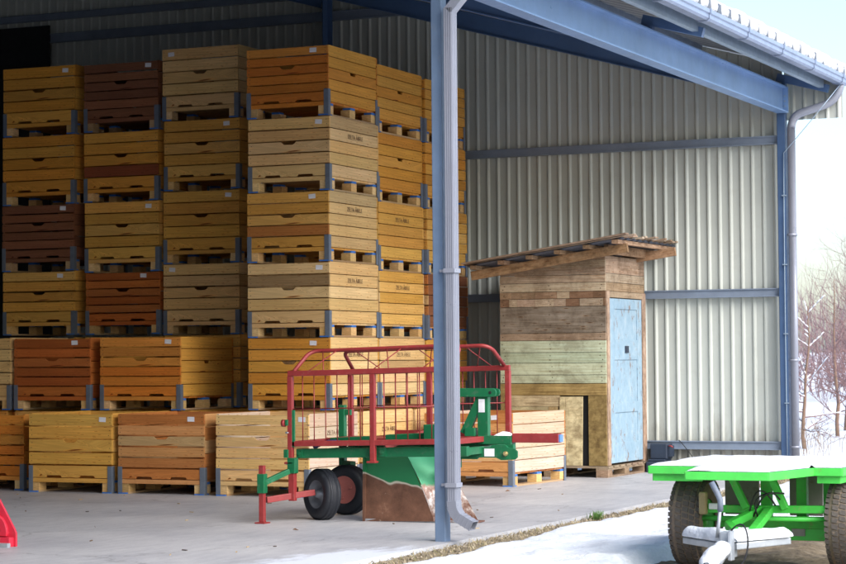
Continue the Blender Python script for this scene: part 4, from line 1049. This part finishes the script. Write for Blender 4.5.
# wheels
def big_wheel(cx_, cy_, name='wheel'):
    R_, h = .30, .108; c = (cx_, cy_, .235); b = MB()
    prof = [(.15, -h * .85), (.19, -h), (.25, -h), (.28, -h * .9), (R_ - .006, -h * .72), (R_, -h * .3), (R_, h * .3), (R_ - .006, h * .72), (.28, h * .9), (.25, h), (.19, h), (.15, h * .85)]
    b.lathe(prof, c, (1, 0, 0), 48); t = b.obj(name, M['mudtyre'], cart)
    b = MB(); n_ = 46
    for k in range(n_):
        th = 2 * math.pi * k / n_
        for (x0_, x1_, dth) in ((-h * .98, -h * .62, .0), (-h * .50, -h * .14, .055), (-h * .05, h * .32, .02), (h * .42, h * .70, .065), (h * .76, h * .99, .01)):
            t0, t1 = th + dth, th + dth + .098
            ra, rb = R_ - .012, R_ + .007
            if abs(x0_) > h * .7 or abs(x1_) > h * .9: ra, rb = R_ - .03, R_ - .006
            sk = .03
            P = []
            for rr in (ra, rb):
                for tt in (t0, t1):
                    for xx, s2 in ((x0_, 0), (x1_, sk)): P.append((cx_ + xx, cy_ + math.cos(tt + s2) * rr, .235 + math.sin(tt + s2) * rr))
            b.hexa(P)
    b.obj('tread', M['mudtread'], t)
    b = MB(); b.lathe([(.155, -h * .8), (.155, h * .8), (.14, h * .7), (.06, h * .4), (.03, h * .7), (.001, h * .7)], c, (1 if cx_ < -3.9 else -1, 0, 0), 32); b.obj('rim', M['limedirty'], t)
big_wheel(-4.455, 14.42); big_wheel(-3.395, 14.42)
# under-frame
b = MB(); b.bar((-4.30, 14.42, .235), (-3.5, 14.42, .235), .06, .07); b.obj('axle', M['limedirty'], cart, bevel=.004)
b = MB(); b.bar((-4.32, 14.2, .335), (-3.5, 14.2, .345), .05, .05); b.obj('cross_member', M['limedirty'], cart, bevel=.004)
b = MB(); b.tube([(-4.36, 14.22, .27), (-3.5, 14.22, .28)], .018, 10); b.obj('track_rod', M['lime'], cart)
for p, q in (((-4.14, 14.17, zt - .05), (-4.03, 14.17, .345)), ((-3.87, 14.17, zt - .05), (-3.765, 14.17, .345))):
    b = MB(); b.bar(p, q, .05, .045); b.obj('strut', M['limedirty'], cart, bevel=.004)
for x in (-3.99, -3.745, -3.56):
    b = MB(); b.box(x - .035, x + .035, 14.5, 14.56, .2, zt - .03); b.obj('upright', M['limedirty'], cart, bevel=.004)
for p, q in (((-4.03, 13.75, .265), (-3.95, 14.19, .335)), ((-3.84, 13.75, .265), (-3.88, 14.19, .335)), ((-4.03, 13.75, .265), (-3.86, 13.40, .22)), ((-3.84, 13.75, .265), (-3.80, 13.40, .22))):
    b = MB(); b.bar(p, q, .05, .05); b.obj('drawbar_arm', M['lime'], cart, bevel=.004)
b = MB(); b.box(-3.86, -3.56, 14.42, 14.45, .12, .27); sp_ = b.obj('side_plate', M['lime'], cart, bevel=.004)
b = MB(); b.box(-3.79, -3.70, 14.41, 14.42, .15, .235); b.obj('mud_patch', M['mudgrey'], sp_)
for xa, xb in ((-4.39, -4.15), (-3.93, -3.70)):
    b = MB(); b.box(xa, xb, 14.90, 14.93, .25, zt - .05); b.obj('rear_board', M['mudgrey'], cart)
b = MB(); b.box(-4.345, -4.295, 14.12, 14.18, .30, .45); b.obj('bump_stop', M['mudbeige'], cart, bevel=.012)
b = MB(); b.box(-4.28, -4.22, 14.14, 14.17, .335, .375); b.obj('lug', M['rag'], cart, bevel=.004)
for k in range(3):
    b = MB(); b.tube(bez((-3.98 + .03 * k, 14.05, .30), (-3.92 + .08 * math.sin(k * 2), 14.0, .60 - .06 * k), (-3.82 + .03 * k, 14.12, .37 + .04 * k), 10), .006, 6); b.obj('brake_hose', M['cable'], cart)
# galvanised V-shaped drawbar with overrun hitch
hx, hy_ = -3.80, 12.95
for e in ((-4.155, 13.25, .205), (-3.515, 13.28, .215)):
    b = MB(); s_ = -1 if e[0] < hx else 1
    b.bar((hx + s_ * .035, hy_, .20), e, .06, .042); b.obj('drawbar', M['zinc'], cart, bevel=.006)
b = MB(); b.box(hx - .035, hx + .035, hy_ - .06, hy_ + .08, .13, .29); b.box(hx + .025, hx + .05, hy_ - .10, hy_ - .03, .12, .30); b.bar((hx, hy_ + .05, .21), (-3.84, 13.5, .23), .06, .06); b.obj('hitch_head', M['zinc'], cart, bevel=.006)
b = MB(); b.tube([(hx, hy_ - .06, .19), (hx + .02, hy_ - .25, .165), (hx + .04, hy_ - .45, .14)], .04, 10, radii=[.045, .04, .05]); b.cyl((hx + .04, hy_ - .45, .08), (hx + .04, hy_ - .45, .18), .035, 12); b.obj('coupling', M['zinc'], cart)
b = MB(); b.tube([(-3.862, 12.93, .25), (-3.846, 12.95, .44)], .011, 10); b.obj('lever_rod', M['zinc'], cart)
b = MB(); b.tube([(-3.847, 12.95, .41), (-3.845, 12.95, .475), (-3.862, 12.95, .515), (-3.90, 12.95, .585)], .018, 10); b.obj('lever_grip', paint_mat('grey_grip', (0.15, 0.18, 0.23), .5), cart)
b = MB(); b.tube(bez((-3.76, 12.88, .30), (-3.66, 12.84, .40), (-3.64, 12.82, .26), 8) + bez((-3.64, 12.82, .22), (-3.65, 12.8, .06), (-3.76, 12.78, .09), 8), .0055, 6); b.obj('breakaway_cable', M['cable'], cart)
# snow on the drawbar
b = MB()
def snowrod(p, q, w_, h_, n_=18):
    p, q = Vector(p), Vector(q); d = (q - p).normalized(); sdv = Vector((d.y, -d.x, 0)).normalized(); rows = []
    for k in range(n_ + 1):
        t = k / n_; c = p.lerp(q, t); f = min(1, math.sin(math.pi * min(max(t, .015), .985)) * 2.6) ** .5
        row = []
        for j in range(11):
            a = math.pi * j / 10; ww = w_ * f * (1 + .2 * ns(c.x * 9, c.y * 9, j * .3)); row.append(c + sdv * (math.cos(a) * ww) + Vector((0, 0, math.sin(a) * h_ * f * (1 + .3 * ns(c.x * 7, c.y * 7)))))
        rows.append(row)
    b.grid(rows)
snowrod((-4.18, 13.29, .232), (hx + .05, hy_ - .03, .225), .055, .066); snowrod((hx - .04, hy_ - .03, .225), (-3.50, 13.30, .243), .055, .066); snowrod((hx + .0, hy_ - .10, .20), (hx + .03, hy_ - .55, .13), .062, .062)
o_ = b.obj('drawbar_snow', M['snow']); tag(o_, 'rounded snow caps lying on the grey drawbar of the green cart', 'snow', None, 'stuff')

# ------------------------------------------------------------------ red machine at the lower left edge
rm = thing('red_machine', 'end of a bright red steel machine at the lower left edge of the picture', 'farm machine', (-9.5, 13.5, 0))
b = MB(); pts = [(-9.343, .0), (-9.343, .10), (-9.355, .125), (-9.49, .345), (-10.2, .52), (-10.2, .0)]
b.prism(pts, lambda a, c, d: (a, 13.5 + d, c), .02); b.obj('side_plate', M['redbright'], rm, bevel=.004)
b = MB(); pts = [(-9.41, .075)] + [(-9.52 + .115 * math.cos(a), .10 + .135 * math.sin(a)) for a in [k * .2 for k in range(0, 9)]] + [(-10.1, .235), (-10.1, .075)]
b.prism(pts, lambda a, c, d: (a, 13.47 + d, c), .029); b.box(-10.1, -9.36, 13.44, 13.499, .0, .07); b.obj('bearing_plate', M['redbright'], rm, bevel=.004)
b = MB(); b.cyl((-9.50, 13.455, .17), (-9.50, 13.47, .17), .028, 16); b.cyl((-9.47, 13.46, .115), (-9.47, 13.47, .115), .01, 8); b.obj('bolt', M['cable'], rm)
b = MB(); b.box(-10.1, -9.35, 13.40, 13.44, -.002, .03); b.obj('foot_strip', M['zinc'], rm)
b = MB(); b.bar((-9.9, 13.52, .2), (-9.9, 14.0, .2), .10, .10); b.obj('cross_tube', M['redbright'], rm)

# ------------------------------------------------------------------ dry leaves on the floor
for k, (x, y, lab) in enumerate([(-12.2, 17.3, 'brown dry leaf on the floor in front of the reddish front row crate'), (-12.9, 16.4, 'dark dry leaf on the open floor at left, nearer than the crates'), (-8.05, 15.5, 'dry leaf on the concrete below the worn scoop'), (-9.75, 15.2, 'small dry leaf on the floor left of the stand leg'), (-8.4, 20.7, 'dark speck of leaf on the floor in front of the loose crate')]):
    b = MB(); a = random.uniform(0, 3); l = .035
    i0 = [(x, y, .004), (x + l * math.cos(a) - .01, y + l * math.sin(a) + .01, .018), (x + 2 * l * math.cos(a), y + 2 * l * math.sin(a), .006), (x + l * math.cos(a) + .014, y + l * math.sin(a) - .014, .005)]
    b.v += i0; b.face([0, 1, 2, 3], (1, 1, 1), [(0, 0)] * 4)
    o_ = b.obj('dry_leaf', M['leaf'], None, (x, y, .004)); tag(o_, lab, 'leaf', 'dry leaves scattered on the floor')

b = MB(); rl = random.Random(3)
for k in range(45):
    x = rl.uniform(-13.5, -6.7); y = rl.uniform(13.2, 22.5); a = rl.uniform(0, 3.14); l = rl.uniform(.008, .03); w_ = rl.uniform(.002, .007); c = rl.choice([(0.30, 0.2, 0.1), (0.14, 0.09, 0.05), (0.42, 0.31, 0.17), (0.08, 0.06, 0.05)])
    b.bar((x - l * math.cos(a), y - l * math.sin(a), .004), (x + l * math.cos(a), y + l * math.sin(a), .005), w_ * 2, .006, c)
o_ = b.obj('wood_chips', M['verge']); tag(o_, 'scattered wood chips and crumbs on the concrete floor', 'litter', None, 'stuff')

# ------------------------------------------------------------------ young trees behind
def tree(name, label, x, y, h, seed, snowy=False, group='young bare trees beyond the hall', lean=0, limbs=16):
    rnd = random.Random(seed); z0 = far_h(x, y) - .05
    t = thing(name, label, 'tree', (x, y, z0), group)
    tr = MB(); cr = MB(); sn = MB()
    path = [Vector((x, y, z0))]; r0 = .012 + h * .009
    n_ = 9
    for k in range(n_): path.append(path[-1] + Vector((rnd.gauss(lean, .035) * h / n_ * 2, rnd.gauss(0, .03) * h / n_ * 2, h / n_)))
    tr.tube(path, r0, 7, (0.20, 0.125, 0.085), radii=[r0 * (1 - .92 * k / n_) + .003 for k in range(n_ + 1)])
    def twig(p, d, l, r_, depth):
        pts = [p]; dd = d.copy(); m = 4
        for k in range(m):
            dd = (dd + Vector((rnd.gauss(0, .16), rnd.gauss(0, .16), rnd.gauss(.07, .12)))).normalized(); pts.append(pts[-1] + dd * l / m)
        c = rnd.choice([(0.20, 0.115, 0.105), (0.25, 0.145, 0.135), (0.17, 0.105, 0.11)])
        cr.tube(pts, r_, 4 if depth < 2 else 3, c, cap=False, radii=[r_ * (1 - .75 * k / m) for k in range(m + 1)])
        if snowy and depth == 0:
            for a_, b_ in zip(pts, pts[1:]):
                if abs((b_ - a_).normalized().z) < .75: sn.tube([a_ + Vector((0, 0, r_ + .004)), (a_ + b_) / 2 + Vector((0, 0, r_ + .012)), b_ + Vector((0, 0, r_ + .004))], .016, 5, radii=[.005, .012, .005])
        if depth < 2:
            for k in range(4 if depth == 0 else 3):
                q = pts[rnd.randint(1, m)]; ax = dd.orthogonal().normalized(); ax.rotate(Matrix.Rotation(rnd.uniform(0, 6.28), 3, dd))
                twig(q, (dd * .8 + ax * rnd.uniform(.4, .8)).normalized(), l * rnd.uniform(.4, .65), r_ * .55, depth + 1)
    for k in range(limbs):
        f = .12 + .86 * (k + rnd.random()) / limbs; i0 = min(int(f * n_), n_ - 1); p = path[i0].lerp(path[i0 + 1], f * n_ - i0)
        a = rnd.uniform(0, 6.28); up_ = .35 + .7 * f
        if snowy and f < .4: up_ = rnd.uniform(-.05, .3)
        twig(p, Vector((math.cos(a), math.sin(a), up_)).normalized(), h * (.36 - .2 * f) * rnd.uniform(.7, 1.2), r0 * .33 * (1.15 - f), 0)
    tr.obj('trunk', M['bark'], t); cr.obj('crown', M['bark'], t)
    if sn.v: sn.obj('branch_snow', M['snow'], t)
TR = [(-8.30, 32.4, 2.2, True, 'snowy low tree with a dark forked trunk right beside the corner downpipe'),
 (-9.15, 38.0, 2.8, False, 'slim orange barked tree just behind the snowy low one'),
 (-8.35, 36.5, 2.6, False, 'bare reddish tree at the right edge of the picture'),
 (-10.1, 44.0, 4.0, False, 'tallest thin tree standing close to the downpipe against the sky'),
 (-9.2, 43.0, 3.6, False, 'bare tree with pinkish twigs in the middle of the thicket'),
 (-11.3, 50.0, 4.2, False, 'far bare tree left in the thicket behind the corner'),
 (-10.4, 52.0, 4.0, False, 'far bare tree right in the thicket beyond the corner'),
 (-12.6, 57.0, 4.4, False, 'farthest bare tree in the thicket, nearest the wall'),
 (-11.6, 58.0, 4.6, False, 'farthest bare tree toward the right edge of the picture'),
 (-9.6, 40.5, 3.3, False, 'slender bare tree behind the orange barked one, close to the downpipe'),
 (-8.75, 40.0, 3.0, False, 'bush-like bare tree filling the thicket at the right edge of the picture'),
 (-10.0, 47.5, 3.9, False, 'bare tree with fine mauve twigs deep in the thicket'),
 (-11.0, 47.0, 3.7, False, 'bare tree deep in the thicket close behind the wall corner'),
 (-6.6, 34.5, 2.6, True, 'snowy bare tree just beyond the right edge of the picture'),
 (-5.0, 38.5, 3.2, False, 'bare tree well right of the picture edge')]
for k, (x, y, h, sno, lab) in enumerate(TR): tree('bare_tree', lab, x, y, h, 40 + k, sno, limbs=26 if y < 45 else 22)
b = MB(); rnd = random.Random(5)
for k in range(90):
    x = rnd.uniform(-8.7, -7.2); y = rnd.uniform(29, 35); z = far_h(x, y); l = rnd.uniform(.15, .5)
    b.tube([(x, y, z), (x + rnd.gauss(0, .04), y, z + l * .6), (x + rnd.gauss(0, .12), y, z + l)], .004, 3, (0.26, 0.18, 0.12), cap=False)
o_ = b.obj('dry_stalks', M['bark']); tag(o_, 'thin dry weed stalks poking out of the snow by the trees', 'weeds', None, 'stuff')
b = MB()
for k in range(6000):
    x = rnd.uniform(-40, 6); y = 68 + rnd.uniform(-5, 8); z = far_h(x, y); h = rnd.uniform(2.0, 5.0)
    p = [Vector((x, y, z + rnd.uniform(0, h * .5)))]; d = Vector((rnd.gauss(0, .35), rnd.gauss(0, .3), 1)).normalized()
    for q in range(3): d = (d + Vector((rnd.gauss(0, .2), rnd.gauss(0, .2), .1))).normalized(); p.append(p[-1] + d * h * .17)
    c = rnd.choice([(0.26, 0.17, 0.18), (0.30, 0.21, 0.21), (0.22, 0.17, 0.20)])
    b.tube(p, .02, 3, c, cap=False, radii=[.018, .013, .008, .003])
o_ = b.obj('far_thicket', M['bark']); tag(o_, 'far thicket of bare purple brown twigs across the snow', 'thicket', None, 'stuff')
